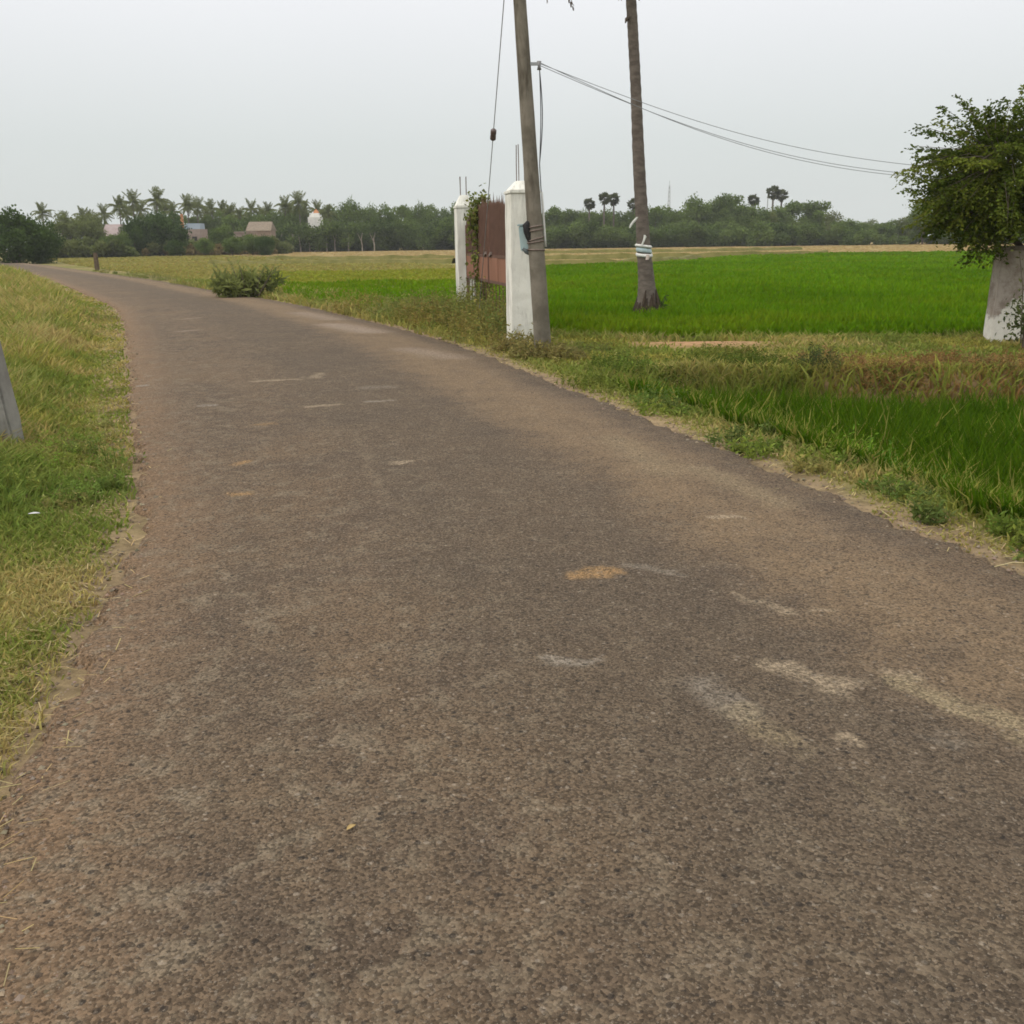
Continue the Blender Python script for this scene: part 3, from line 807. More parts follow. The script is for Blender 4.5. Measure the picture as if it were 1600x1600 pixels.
# tall fuzzy weeds along the gate
def weeds(name, spots, label, seed, lk=1.0):
    rgw = np.random.default_rng(seed)
    Ps, Hs, Ts = [], [], []
    for (x, y, rad, hgt, cnt, cc) in spots:
        a = rgw.uniform(0, 2 * PI, cnt); r_ = rad * np.sqrt(rgw.random(cnt))
        p = np.stack([x + r_ * np.cos(a), y + r_ * np.sin(a)], 1)
        Ps.append(p); Hs.append(hgt * (0.35 + 0.65 * rgw.random(cnt)) * (1 - 0.5 * (r_ / rad) ** 2)); Ts.append(np.tile(cc, (cnt, 1)))
    P, H, T = np.vstack(Ps), np.concatenate(Hs), np.vstack(Ts)
    n = len(P)
    T = jitter(T, rgw, 0.3)
    Z = terrain(P)
    # stems
    az = rgw.uniform(0, 2 * PI, n); lean = 0.1 + 0.4 * rgw.random(n)
    d = np.stack([np.cos(az), np.sin(az), np.zeros(n)], 1)
    Q = np.column_stack([P, Z])
    tip = Q + np.array((0, 0, 1.0)) * H[:, None] + d * (H * lean)[:, None]
    wv_ = np.stack([-np.sin(az), np.cos(az), np.zeros(n)], 1) * 0.005
    V = np.concatenate([np.stack([Q - wv_, Q + wv_, tip], 1).reshape(-1, 3)]); tr_ = np.arange(n * 3).reshape(n, 3)
    TT = np.repeat(T, 3, axis=0)
    # little leaves on each stem
    m = 9
    t_ = rgw.uniform(0.15, 1.0, (n, m))
    base = Q[:, None] + (tip - Q)[:, None] * t_[..., None]
    base = base.reshape(-1, 3)
    dd = rgw.normal(size=(n * m, 3)); dd[:, 2] = dd[:, 2] * 0.6 + 0.3; dd /= np.linalg.norm(dd, axis=1)[:, None]
    ss = rgw.normal(size=(n * m, 3)); ss = np.cross(dd, ss); ss /= np.linalg.norm(ss, axis=1)[:, None]
    Ln = rgw.uniform(0.035, 0.09, n * m)[:, None] * lk
    LV = np.stack([base, base + dd * Ln * .5 + ss * Ln * .16, base + dd * Ln, base + dd * Ln * .5 - ss * Ln * .16], 1).reshape(-1, 3)
    b0 = len(V)
    lq = b0 + np.arange(n * m * 4).reshape(-1, 4)
    LT = np.repeat(np.repeat(T, m, axis=0) * (1 + rgw.uniform(-.2, .2, (n * m, 1))), 4, axis=0)
    o = np_mesh(name, np.vstack([V, LV]), lq, tr_, LEAF, np.clip(np.vstack([TT, LT]), 0.004, 0.9))
    return tag(o, label, None, None, 'stuff')
sp = []
rw = random.Random(5)
for (x, y) in [(560, 487), (600, 490), (630, 498), (660, 502), (690, 510), (715, 508), (740, 514), (765, 520), (775, 530), (700, 500), (740, 500), (650, 492),
               (760, 508), (720, 495), (785, 525), (675, 496)]:
    p = ground(x + rw.uniform(-8, 8), y)
    sp.append((p[0], p[1], rw.uniform(0.5, 0.9), rw.uniform(0.45, 0.85), 110, (0.21 + rw.uniform(-.03, .06), 0.215, 0.06)))
for (x, y, hh_) in [(755, 500, 1.0), (700, 492, .8), (665, 490, .7), (748, 505, .95), (772, 512, 1.0), (762, 506, 1.05), (780, 518, .9)]:
    p = ground(x, y); sp.append((p[0], p[1], 0.8, hh_, 130, (0.20, 0.215, 0.055)))
for (x, y) in [(800, 545), (830, 556), (858, 556), (880, 560), (815, 540)]:
    p = ground(x, y); sp.append((p[0], p[1], 0.3, 0.28, 70, (0.23, 0.20, 0.07)))
weeds('weeds', sp, 'tall fuzzy olive weeds in front of the gate', 3)
sp = []
for (x, y, hh_, cc) in [(990, 600, .30, (0.16, 0.22, 0.04)), (1040, 615, .35, (0.14, 0.21, 0.04)), (1035, 650, .28, (0.13, 0.19, 0.04)), (1100, 645, .3, (0.18, 0.24, 0.04)), (960, 580, .25, (0.18, 0.22, 0.045)),
                        (1340, 720, .40, (0.17, 0.29, 0.03)), (1370, 725, .45, (0.18, 0.31, 0.03)), (1310, 705, .35, (0.18, 0.28, 0.035)), (1240, 690, .3, (0.14, 0.2, 0.04)),
                        (1420, 750, .38, (0.11, 0.21, 0.03)), (1180, 660, .25, (0.15, 0.19, 0.05)), (920, 565, .2, (0.16, 0.17, 0.05)), (1500, 775, .3, (0.12, 0.2, 0.03))]:
    p = ground(x, y, -0.15); sp.append((p[0], p[1], 0.32, hh_, 60, cc))
for i in range(24):                                          # brown creepers and dead stalks on the bank
    x = 1265 + i * 22 + rw.uniform(-10, 10)
    p = ground(x, rw.uniform(566, 592), -0.05); sp.append((p[0], p[1], 0.35, rw.uniform(.15, .3), 60, random.choice([(0.26, 0.155, 0.06), (0.22, 0.145, 0.055), (0.12, 0.15, 0.03), (0.20, 0.17, 0.055)])))
for i in range(26):                                          # rank dark growth down the slope
    p = ground(rw.uniform(900, 1240), rw.uniform(560, 625), -.1); sp.append((p[0], p[1], 0.38, rw.uniform(.14, .3), 60, rw.choice([(0.12, 0.15, 0.025), (0.16, 0.19, 0.035), (0.09, 0.125, 0.02), (0.2, 0.18, 0.05)])))
for i in range(34):
    t = rw.random(); j = int(t * 150)
    q = REc[60 + int(j * .25)] if rw.random() < .3 else ground(rw.uniform(900, 1590), 0, 0)[:2] * 0 + ground(900 + 690 * t, 622 + 262 * t * (0.85 + .12 * t), 0)[:2]
    q = np.array(q) + np.array((rw.uniform(.12, .75), rw.uniform(-.1, .25)))
    if inside(q[None], polyc)[0]: continue
    sp.append((q[0], q[1], rw.uniform(.10, .25), rw.uniform(.08, .2), 34, rw.choice([(0.14, 0.20, 0.035), (0.19, 0.24, 0.04), (0.25, 0.23, 0.07), (0.12, 0.16, 0.04)])))
p = ground(1275, 575); sp.append((p[0], p[1], 0.3, .36, 120, (0.07, 0.09, 0.03)))
weeds('weeds', sp, 'low leafy weeds and brown stalks around the low plot', 4, 0.62)
sp = []
for (x, y) in [(995, 487), (1005, 493), (1018, 492), (1030, 489), (1042, 490)]:
    p = ground(x, y); sp.append((p[0], p[1], 0.28, 0.38, 70, rw.choice([(0.20, 0.19, 0.06), (0.15, 0.19, 0.03)])))
for (x, y) in [(225, 437), (250, 440), (265, 441), (290, 448), (315, 450), (195, 432), (160, 427), (210, 435), (240, 437)]:
    p = ground(x, y - 3); sp.append((p[0], p[1], 0.7, 0.42, 90, (0.17, 0.185, 0.06)))
for (x, y) in [(60, 520), (85, 515), (100, 530), (40, 505), (110, 495), (150, 500), (20, 470), (60, 470), (95, 480)]:
    p = ground(x, y); sp.append((p[0], p[1], 0.5, 0.32, 70, rw.choice([(0.22, 0.21, 0.06), (0.15, 0.19, 0.05), (0.26, 0.21, 0.09)])))
for i in range(26):
    y = rw.uniform(455, 800); x = rw.uniform(-40, 195 - max(0, (y - 800)) * .5)
    p = ground(x, y)
    if inside(p[None, :2], polyc)[0] or pdist(p[None, :2], LEc)[0] < .12: continue
    sp.append((p[0], p[1], rw.uniform(.08, .3), rw.uniform(.06, .24) * (1 if y < 800 else .5), 30, rw.choice([(0.16, 0.22, 0.045), (0.22, 0.25, 0.055), (0.26, 0.25, 0.08), (0.15, 0.20, 0.045)])))
for (x, y) in [(70, 700), (95, 710), (60, 730), (110, 690), (30, 740)]:
    p = ground(x, y); sp.append((p[0], p[1], 0.25, 0.15, 26, (0.20, 0.28, 0.045)))
weeds('weeds', sp, 'scattered weed clumps along the far road edge and left verge', 6, 0.5)

# ------------------------------------------------------------------ leaf clouds and trees
def leaf_quads(P, L_, W_, rng, up=0.2, dirs=None):
    n = len(P)
    d = rng.normal(size=(n, 3)) if dirs is None else dirs + 0.45 * rng.normal(size=(n, 3))
    d[:, 2] += up * 0; d /= np.linalg.norm(d, axis=1)[:, None]
    s = np.cross(d, rng.normal(size=(n, 3))); s /= np.linalg.norm(s, axis=1)[:, None]
    L_ = (L_ * rng.uniform(0.6, 1.35, n))[:, None]; W_ = L_ * W_
    return np.stack([P, P + d * L_ * .5 + s * W_, P + d * L_, P + d * L_ * .5 - s * W_], 1).reshape(-1, 3)

def cloud(rng, lobes, nleaf, size, ca, cb, asp=0.35):
    """leaf-sized faces through the shells of many lobes; clumps differ in leaf colour"""
    lobes = np.asarray(lobes, float)
    wgt = lobes[:, 3] ** 2; wgt /= wgt.sum()
    li = rng.choice(len(lobes), nleaf, p=wgt)
    v = rng.normal(size=(nleaf, 3)); v /= np.linalg.norm(v, axis=1)[:, None]
    rad = lobes[li, 3] * rng.uniform(0.25, 1.0, nleaf) ** 0.55 * (1 + 0.18 * rng.normal(size=nleaf))
    P = lobes[li, :3] + v * rad[:, None] * np.array((1, 1, 0.85))
    V = leaf_quads(P, size, asp, rng)
    lt = rng.random(len(lobes))[li] * 0.7 + 0.3 * rng.random(nleaf)
    T = mixc(ca, cb, lt) * (1 + rng.uniform(-.2, .2, (nleaf, 1)))
    return V, np.repeat(np.clip(T, 0.004, .9), 4, axis=0)

def rand_lobes(rng, w, h, n, z0, lr=0.32):
    out = []
    while len(out) < n:
        p = rng.uniform(-1, 1, 3)
        if (p ** 2).sum() > 1 or (p ** 2).sum() < 0.12: continue
        out.append((p[0] * w / 2 * 0.8, p[1] * w / 2 * 0.8, z0 + h / 2 + p[2] * h / 2 * 0.8, lr * min(w, h) * rng.uniform(0.35, 0.7)))
    return out

BARK = mottled('bark', (0.085, 0.066, 0.048), (0.16, 0.13, 0.10), 9, bump=0.7, stretch=(1, 1, 0.25))
BARK_PALE = mottled('pale_bark', (0.20, 0.175, 0.14), (0.32, 0.28, 0.23), 6, bump=0.5, stretch=(1, 1, 0.25))

def far_tree(seed, w, h, crown0, nl, nleaf, size, ca, cb):
    rng = np.random.default_rng(seed)
    root = empty('tree')
    rnd = random.Random(seed)
    tm = MB()
    pth = [(0, 0, -0.3), (rnd.uniform(-.2, .2), rnd.uniform(-.2, .2), crown0 * 0.6), (rnd.uniform(-.3, .3), rnd.uniform(-.3, .3), crown0 + (h - crown0) * 0.55)]
    tm.tube(pth, [0.2, 0.15, 0.06], 6)
    lob = rand_lobes(rng, w, h - crown0, nl, crown0)
    for q in lob[:6]:
        tm.tube([pth[1], ((pth[1][0] + q[0]) / 2, (pth[1][1] + q[1]) / 2, (pth[1][2] + q[2]) / 2 + 0.2), q[:3]], [0.1, 0.07, 0.03], 5)
    tm.build('trunk', BARK, root)
    V, T = cloud(rng, lob, nleaf, size, ca, cb)
    np_mesh('crown', V, np.arange(len(V)).reshape(-1, 4), None, LEAF, T, root)
    return root

def frond_geo(rng, az, el, length, droop, nl, lf, wd, O=(0, 0, 0), twist=0.0):
    """arching midrib with hanging leaflets; returns verts, quads(list), tris"""
    h_ = np.array((math.cos(az), math.sin(az), 0)); u = np.array((0, 0, 1.0)); s = np.array((-math.sin(az), math.cos(az), 0))
    ts = np.linspace(0, 1, 13)
    pts, p, ang = [np.array(O, float)], np.array(O, float), el
    for i in range(12):
        ang_i = el - droop * (i / 11.0) ** 1.2
        p = p + (h_ * math.cos(ang_i) + u * math.sin(ang_i)) * length / 12
        pts.append(p)
    pts = np.array(pts)
    V, Q, T = [], [], []
    for i in range(12):                                     # midrib as a flat-sided strip, two crossed ribbons
        w0, w1 = wd * (1 - i / 12.5), wd * (1 - (i + 1) / 12.5)
        b = len(V)
        V += [pts[i] - s * w0, pts[i] + s * w0, pts[i + 1] + s * w1, pts[i + 1] - s * w1,
              pts[i] - u * w0, pts[i] + u * w0, pts[i + 1] + u * w1, pts[i + 1] - u * w1]
        Q += [(b, b + 1, b + 2, b + 3), (b + 4, b + 5, b + 6, b + 7)]
    for j in range(nl):
        t = 0.14 + 0.86 * j / (nl - 1)
        i = min(int(t * 12), 11); f = t * 12 - i
        q = pts[i] * (1 - f) + pts[i + 1] * f
        tan = pts[i + 1] - pts[i]; tan /= np.linalg.norm(tan)
        ll = lf * (math.sin(PI * min(1, 0.18 + t * 0.78)) ** 0.6) * rng.uniform(0.8, 1.15)
        for sg in (-1, 1):
            dr = s * sg * 0.75 + tan * 0.55 - u * rng.uniform(0.15, 0.7); dr /= np.linalg.norm(dr)
            dr2 = dr - u * 0.6; dr2 /= np.linalg.norm(dr2)
            ww = tan * max(length / nl * 0.42, 0.012)
            b = len(V)
            m_ = q + dr * ll * 0.55
            V += [q - ww * .6, q + ww * .6, m_ + ww, m_ - ww, m_ + dr2 * ll * 0.45]
            Q.append((b, b + 1, b + 2, b + 3)); T.append((b + 3, b + 2, b + 4))
    return V, Q, T

def join_geo(parts):
    V, Q, T = [], [], []
    for (v, q, t) in parts:
        b = len(V); V += list(v); Q += [tuple(i + b for i in x) for x in q]; T += [tuple(i + b for i in x) for x in t]
    return np.array(V), Q, T

PALM_BARK = mottled('palm_bark', (0.105, 0.085, 0.070), (0.185, 0.155, 0.130), 5, bump=0.8, bscale=14, stretch=(1, 1, 2.2))

def far_coconut(seed, h, bend):
    rng = np.random.default_rng(seed); root = empty('coconut_palm')
    top = np.array((bend, 0.2 * bend, h))
    path = [tuple(np.array((bend * (t ** 2), 0.2 * bend * t, h * t))) for t in np.linspace(0, 1, 7)]
    path[0] = (0, 0, -0.3)
    MB().tube(path, [0.26, 0.19, 0.17, 0.16, 0.15, 0.14, 0.15], 7).build('trunk', PALM_BARK, root, True)
    parts = []
    nf = 28
    for i in range(nf):
        if i < 7: el, ln, dr = rng.uniform(1.15, 1.5), rng.uniform(3.0, 3.7), rng.uniform(0.3, 0.9)
        elif i < 18: el, ln, dr = rng.uniform(0.3, 1.0), rng.uniform(3.2, 4.0), rng.uniform(1.3, 2.1)
        else: el, ln, dr = rng.uniform(-1.0, 0.0), rng.uniform(2.4, 3.2), rng.uniform(0.5, 0.9)
        parts.append(frond_geo(rng, i * 2.4 + rng.uniform(-.3, .3), el, ln, dr, 18, 0.85, 0.06, top))
    V, Q, T = join_geo(parts)
    tint = mixc((0.080, 0.105, 0.026), (0.165, 0.185, 0.052), rng.random(len(V)))
    np_mesh('crown', V, Q, T, LEAF, tint, root)
    return root

def far_palmyra(seed, h):
    rng = np.random.default_rng(seed); root = empty('palmyra_palm')
    MB().tube([(0, 0, -0.3), (0.1, 0, h * .35), (0.12, 0.05, h * .7), (0, 0, h)], [0.26, 0.2, 0.19, 0.17], 7).build('trunk', PALM_BARK, root, True)
    V, T = [], []
    for i in range(46):                                     # fan leaves on short stalks round the head
        d = rng.normal(size=3); d[2] = d[2] * 0.8 + 0.25; d /= np.linalg.norm(d)
        c0 = np.array((0, 0, h)) + d * rng.uniform(0.5, 0.95)
        a = np.cross(d, (0.2, 0.3, 0.9)); a /= np.linalg.norm(a)
        b0 = len(V)
        V.append(c0)
        for kk in range(11):
            th = -1.9 + 3.8 * kk / 10
            ln = (0.85 if kk % 2 == 0 else 0.55) * rng.uniform(.85, 1.1)
            V.append(c0 + (d * math.cos(th) + a * math.sin(th)) * ln + np.array((0, 0, -0.15 * abs(th))))
        T += [(b0, b0 + 1 + kk, b0 + 2 + kk) for kk in range(10)]
    V = np.array(V)
    tint = np.repeat(mixc((0.055, 0.075, 0.026), (0.11, 0.125, 0.05), rng.random(46)), 12, axis=0)
    np_mesh('crown', V, None, T, LEAF, tint, root)
    return root

def place(root, px, top_y, base_h, Y, label, cat, group=None, rz=None, wpx=None, base_w=None):
    """stand a thing at a pixel column and depth, scaled so its top reaches top_y"""
    b = at(px, 400, Y); t = at(px, top_y, Y)
    s = (t[2] + 0.12) / base_h
    root.location = (t[0], Y, -0.12)
    sx = s if wpx is None else wpx * Y / F_PX / base_w
    root.scale = (sx, sx, s)
    root.rotation_euler = (0, 0, random.uniform(0, 6.28) if rz is None else rz)
    return tag(root, label, cat, group)

GA, GB = (0.075, 0.118, 0.026), (0.155, 0.215, 0.048)
protos = [far_tree(100 + i, 8, 9, [1.0, 1.6, 0.6, 1.4][i], [40, 30, 46, 26][i], 6500, 0.40, GA, GB) for i in range(4)]
dark = [far_tree(140 + i, 7, 6, -0.5, 46, 9000, 0.30, (0.030, 0.060, 0.014), (0.085, 0.135, 0.026)) for i in range(2)]
olive = [far_tree(160 + i, 7, 8, 0.4, 34, 5200, 0.36, (0.10, 0.122, 0.036), (0.17, 0.20, 0.065)) for i in range(2)]
used = {}
def inst(p):
    if id(p) in used: return copy_tree(p)
    used[id(p)] = True
    return p

rnd = random.Random(12)
TL, TR = 'trees of the far treeline left of the gate', 'trees of the far treeline right of the utility pole'
def belt(lst, kinds, Yr, label, group, wr=(1.0, 1.3)):
    for (x, ty, wp_) in lst:
        kp = rnd.choice(kinds)
        place(inst(kp), x, ty, 6.0 if kp in dark else (8.0 if kp in olive else 9.0), rnd.uniform(*Yr), label, 'tree', group,
              wpx=wp_, base_w=7 if (kp in dark or kp in olive) else 8)
# roadside clump at the far left
place(inst(dark[0]), 8, 326, 6.0, 96, 'dense dark green tree at the left edge beside the vanishing road', 'tree', 'dark roadside trees', wpx=95, base_w=7)
place(inst(dark[1]), 52, 334, 6.0, 99, 'dark bushy tree at the right end of the roadside clump by the vanishing road', 'tree', 'dark roadside trees', wpx=70, base_w=7)
belt([(95, 330, 60), (128, 334, 60), (150, 331, 55)], olive, (150, 165), 'olive brown tree between the roadside clump and the far pink roofed house', 'olive trees near the village')
place(inst(dark[0]), 205, 338, 6.0, 146, 'dark green tree just right of the far pink roofed house', 'tree', 'dark village trees', wpx=45, base_w=7)
place(inst(dark[1]), 248, 322, 6.0, 150, 'large dark green tree below the tallest far coconut palms', 'tree', 'dark village trees', wpx=78, base_w=7)
place(inst(protos[1]), 345, 352, 9.0, 155, 'small green tree right of the blue topped house', 'tree', wpx=40, base_w=8)
place(inst(protos[2]), 405, 332, 9.0, 205, 'round green tree behind the thatched far hut', 'tree', wpx=48, base_w=8)
belt([(275, 330, 50), (320, 332, 50), (350, 334, 46), (378, 330, 46)], protos, (205, 225), 'green tree among the far coconut palms of the village', TL)
belt([(435, 330, 50), (455, 326, 50), (478, 328, 50), (516, 320, 52), (548, 313, 50), (575, 322, 46), (600, 319, 50), (628, 315, 46), (655, 319, 48), (682, 320, 44), (704, 317, 40),
      (735, 318, 44), (762, 319, 44)], protos, (205, 222), 'rounded green tree rising behind the dark thicket left of the utility pole', TL)
belt([(866, 318, 52), (893, 322, 44), (925, 326, 50), (955, 328, 50), (985, 325, 46), (1040, 321, 50), (1062, 325, 44), (1090, 308, 60), (1118, 312, 54), (1168, 322, 50),
      (1196, 328, 46), (1245, 309, 62), (1278, 308, 60), (1012, 322, 46), (1026, 318, 42), (880, 326, 50), (908, 330, 50), (1150, 312, 50), (1182, 320, 50), (1215, 322, 54), (1300, 328, 50), (940, 332, 50)], protos + olive[:1], (200, 220), 'grey green tree rising behind the thicket right of the utility pole', TR)
place(inst(protos[3]), 1141, 296, 9.0, 205, 'tallest broad tree of the treeline right of the palm trunk', 'tree', wpx=58, base_w=8)
belt([(1322, 342, 50), (1342, 346, 52), (1362, 342, 50), (1380, 345, 50), (1400, 344, 50), (1420, 338, 46), (1436, 330, 50)], protos + olive, (185, 200), 'low hazy tree between the far treeline and the right tree', TR)
belt([(1448, 316, 60), (1486, 312, 60), (1540, 322, 70), (1610, 325, 70), (1690, 325, 80)], protos, (165, 180), 'far tree half hidden behind the leafy tree at the right', TR)
belt([(-60, 330, 90), (-150, 325, 100)], protos, (140, 160), 'far tree beyond the left edge of the picture', TL)

belt([(170, 366, 34), (190, 362, 30), (272, 372, 30), (318, 372, 30), (362, 370, 36), (392, 366, 34), (414, 364, 34)], [dark[1], protos[2]], (140, 143), 'small green tree half hiding the far village houses', 'small trees before the village')
# palms of the village
cocos = [far_coconut(200 + i, 11, [0.4, -0.6, 0.9][i]) for i in range(3)]
VP = 'coconut palms of the far village'
for i, (x, y, Y, lab) in enumerate([
        (183, 312, 190, 'coconut palm directly above the far pink roofed house, lowest of three beside each other'),
        (206, 302, 195, 'tall bushy coconut palm just left of the tallest far palm'),
        (239, 299, 188, 'tallest and thinnest far coconut palm, standing over the large dark tree'),
        (291, 309, 195, 'coconut palm above the orange chimney, leftmost of the second palm row'),
        (304, 312, 200, 'coconut palm just right of the one above the orange chimney'),
        (332, 317, 205, 'coconut palm above the blue topped far house, left of a close pair'),
        (345, 319, 210, 'coconut palm above the blue topped far house, right of a close pair'),
        (364, 322, 215, 'short coconut palm midway between the blue topped house and the thatched hut'),
        (388, 316, 205, 'lone coconut palm just left of the thatched far hut'),
        (443, 311, 200, 'coconut palm left of the white temple, smaller of two neighbours'),
        (466, 304, 198, 'coconut palm left of the white temple, taller of two neighbours'),
        (495, 318, 215, 'coconut palm rising right behind the white temple'),
        (66, 322, 190, 'small coconut palm peeping over the dark roadside trees'),
        (124, 327, 190, 'small coconut palm behind the olive brown trees'),
        (160, 324, 200, 'short coconut palm left of the far pink roofed house')]):
    pt_ = at(x, y, Y)
    c_ = inst(cocos[i % 3])
    place(c_, x, y - 3, 13.6, Y, lab, 'palm tree', VP)
for i, (x, y, Y) in enumerate([(222, 315, 205), (258, 313, 208), (272, 318, 200), (318, 322, 212), (355, 323, 205), (376, 325, 200), (405, 322, 215), (420, 318, 208), (455, 318, 214), (478, 314, 206),
                               (510, 322, 212), (196, 322, 205), (140, 329, 195), (100, 332, 200)]):
    place(inst(cocos[(i * 2 + 1) % 3]), x, y, 13.6, Y, 'shaggy coconut palm crowded between taller palms of the far village', 'palm tree', VP)
belt([(228, 335, 46), (300, 334, 50), (335, 330, 44), (362, 336, 50), (395, 336, 46), (420, 330, 50), (448, 334, 46)], protos, (196, 204), 'green tree filling the gaps below the far coconut palms', TL)
pal = [far_palmyra(230 + i, 10) for i in range(2)]
PG = 'palmyra palms over the right treeline'
for i, (x, y, Y, lab) in enumerate([
        (921, 307, 205, 'small dark palmyra palm left of a taller pair over the treeline'),
        (945, 298, 205, 'palmyra palm, left one of the tall pair left of the palm trunk'),
        (959, 299, 207, 'palmyra palm, right one of the tall pair left of the palm trunk'),
        (989, 308, 207, 'palmyra palm head half hidden by the palm trunk'),
        (1178, 301, 210, 'stocky palmyra palm right of the tallest broad tree'),
        (1209, 288, 225, 'slender palmyra palm, taller of the lone pair right of the thin mast'),
        (1223, 293, 225, 'slender palmyra palm, shorter of the lone pair right of the thin mast')]):
    place(inst(pal[i % 2]), x, y, 11.5, Y, lab, 'palm tree', PG)

# thicket: one mass of thorn scrub along the far edge of the fields
def thicket(name, runs, label, seed, ca, cb):
    rng = np.random.default_rng(seed)
    lobes = []
    for (x0, x1, ty0, ty1, Y, dens) in runs:
        for i in range(dens):
            x = rng.uniform(x0, x1); Yy = Y + rng.uniform(-5, 6)
            t = (x - x0) / (x1 - x0)
            ty = ty0 * (1 - t) + ty1 * t + rng.uniform(-5, 7)
            top = at(x, ty, Yy)
            hh_ = max(1.2, top[2])
            rad = hh_ * rng.uniform(0.20, 0.36)
            z = rng.uniform(0.30, 1.0) * (hh_ - rad)
            Yy -= 2.5 * z / hh_
            lobes.append((top[0], Yy, max(z, 0.4), rad))
            if i % 2 == 0: lobes.append((top[0] + rng.uniform(-1, 1), Yy + 2.5, hh_ * 0.18, hh_ * 0.34))
    V, T = cloud(rng, lobes, 420 * len(lobes), 0.42, ca, cb)
    o = np_mesh(name, V, np.arange(len(V)).reshape(-1, 4), None, LEAF, T)
    return tag(o, label, None, None, 'stuff')
thicket('thicket', [(420, 560, 348, 340, 192, 80), (560, 790, 341, 338, 194, 110)], 'dark thorn scrub behind the fields left of the gate', 51, (0.032, 0.056, 0.014), (0.130, 0.185, 0.040))
thicket('thicket', [(835, 1000, 345, 346, 192, 70), (1000, 1180, 345, 348, 190, 75), (1180, 1330, 345, 352, 186, 60), (1330, 1520, 356, 352, 180, 55), (1500, 1750, 350, 340, 172, 60)],
        'grey green thorn scrub behind the stubble right of the utility pole', 52, (0.055, 0.090, 0.022), (0.150, 0.208, 0.052))
thicket('hedge_bank', [(225, 330, 386, 385, 150, 30), (330, 425, 386, 386, 155, 30)], 'low dry brown scrub in front of the far village', 53, (0.17, 0.125, 0.045), (0.25, 0.20, 0.085))
thicket('thicket', [(60, 200, 370, 372, 140, 44), (270, 440, 372, 368, 164, 56), (160, 290, 374, 372, 152, 30)], 'low green scrub between the far village houses', 54, (0.08, 0.11, 0.03), (0.16, 0.18, 0.055))
# pale stems at the foot of the dark thicket
tk = 0
stem0 = None
for x in [440, 458, 470, 484, 497, 511, 524, 545, 566, 585]:
    p = at(x, 392, 187)
    if stem0 is None:
        m_ = MB()
        m_.tube([(0, 0, -.2), (0.06, 0, 1.0), (-0.05, .1, 2.2), (0.3, 0.1, 3.4)], [.14, .11, .09, .05], 6)
        m_.tube([(-0.02, .05, 1.7), (-.4, .1, 2.6), (-.7, .2, 3.3)], [.07, .05, .03], 5)
        stem0 = m_.build('pale_trunk', BARK_PALE)
        o = stem0
    else:
        o = stem0.copy(); col.objects.link(o)
    o.location = (p[0], 187, -0.12); o.rotation_euler = (0, 0, x * 1.3)
    tag(o, 'thin pale tree trunk standing at the foot of the dark thicket', 'tree trunk', 'pale trunks at the foot of the thicket')

# ------------------------------------------------------------------ far village
WHITEW = mottled('whitewash', (0.62, 0.60, 0.56), (0.74, 0.72, 0.67), 1.2, bump=0.1)
PINKW = mottled('pink_plaster', (0.27, 0.205, 0.17), (0.34, 0.265, 0.22), 1.5, bump=0.1)
PINKR = mottled('pale_pink_roof', (0.27, 0.215, 0.205), (0.35, 0.285, 0.27), 1.0, bump=0.2)
BLUEW = mottled('blue_wash', (0.29, 0.36, 0.42), (0.36, 0.42, 0.475), 1.2, bump=0.1)
ORANGE = mottled('orange_paint', (0.45, 0.19, 0.085), (0.52, 0.24, 0.11), 2, bump=0.1)
THATCH = mottled('thatch', (0.17, 0.135, 0.10), (0.26, 0.21, 0.155), 3, bump=0.7)
DARKO = mottled('dark_opening', (0.03, 0.028, 0.026), (0.045, 0.04, 0.035), 3, bump=0)
def hut(name, px0, px1, wall_y, roof_y, Y, wall_m, roof_m, label, depth=4.0, flat=False):
    a, b = at(px0, wall_y, Y), at(px1, wall_y, Y)
    top = at((px0 + px1) / 2, roof_y, Y)[2]
    wz = a[2]; w = b[0] - a[0]
    root = empty(name, ((a[0] + b[0]) / 2, Y, -0.12))
    m_ = MB()
    m_.box((0, depth / 2, (wz + .12) / 2), (w * .92, depth, wz + .12))
    m_.build('wall', wall_m, root)
    rz = wz + .12
    if flat:
        MB().box((0, depth / 2, rz + .1), (w, depth + .3, .2)).build('roof', roof_m, root)
    else:
        hh_ = max(top - wz, .4); y0, y1 = -.35, depth + .35
        V = [(-w / 2, y0, rz - .1), (w / 2, y0, rz - .1), (w / 2, y1, rz - .1), (-w / 2, y1, rz - .1), (-w * .46, depth / 2, rz + hh_), (w * .46, depth / 2, rz + hh_)]
        MB().add(V, [(0, 1, 5, 4), (2, 3, 4, 5), (0, 4, 3), (1, 2, 5), (3, 2, 1, 0)]).build('roof', roof_m, root)
    MB().box((-w * .2, -.02, rz * .42), (.8, .08, rz * .8)).build('door', DARKO, root)
    f = MB().box((w * .22, -.03, rz * .58), (.9, .1, .8)).build('window', DARKO, root)
    return tag(root, label, 'house')
hut('house', 158, 192, 368, 350, 158, PINKW, PINKR, 'low far house with a pale pink pitched roof')
hut('house', 80, 96, 362, 352, 168, WHITEW, PINKR, 'tiny pale house showing between the olive brown trees')
hut('hut', 384, 424, 360, 346, 182, PINKW, THATCH, 'thatched far hut right of the lone coconut palm')
hut('house', 352, 392, 364, 362, 172, PINKW, PINKW, 'long low far house with a flat parapet', flat=True)
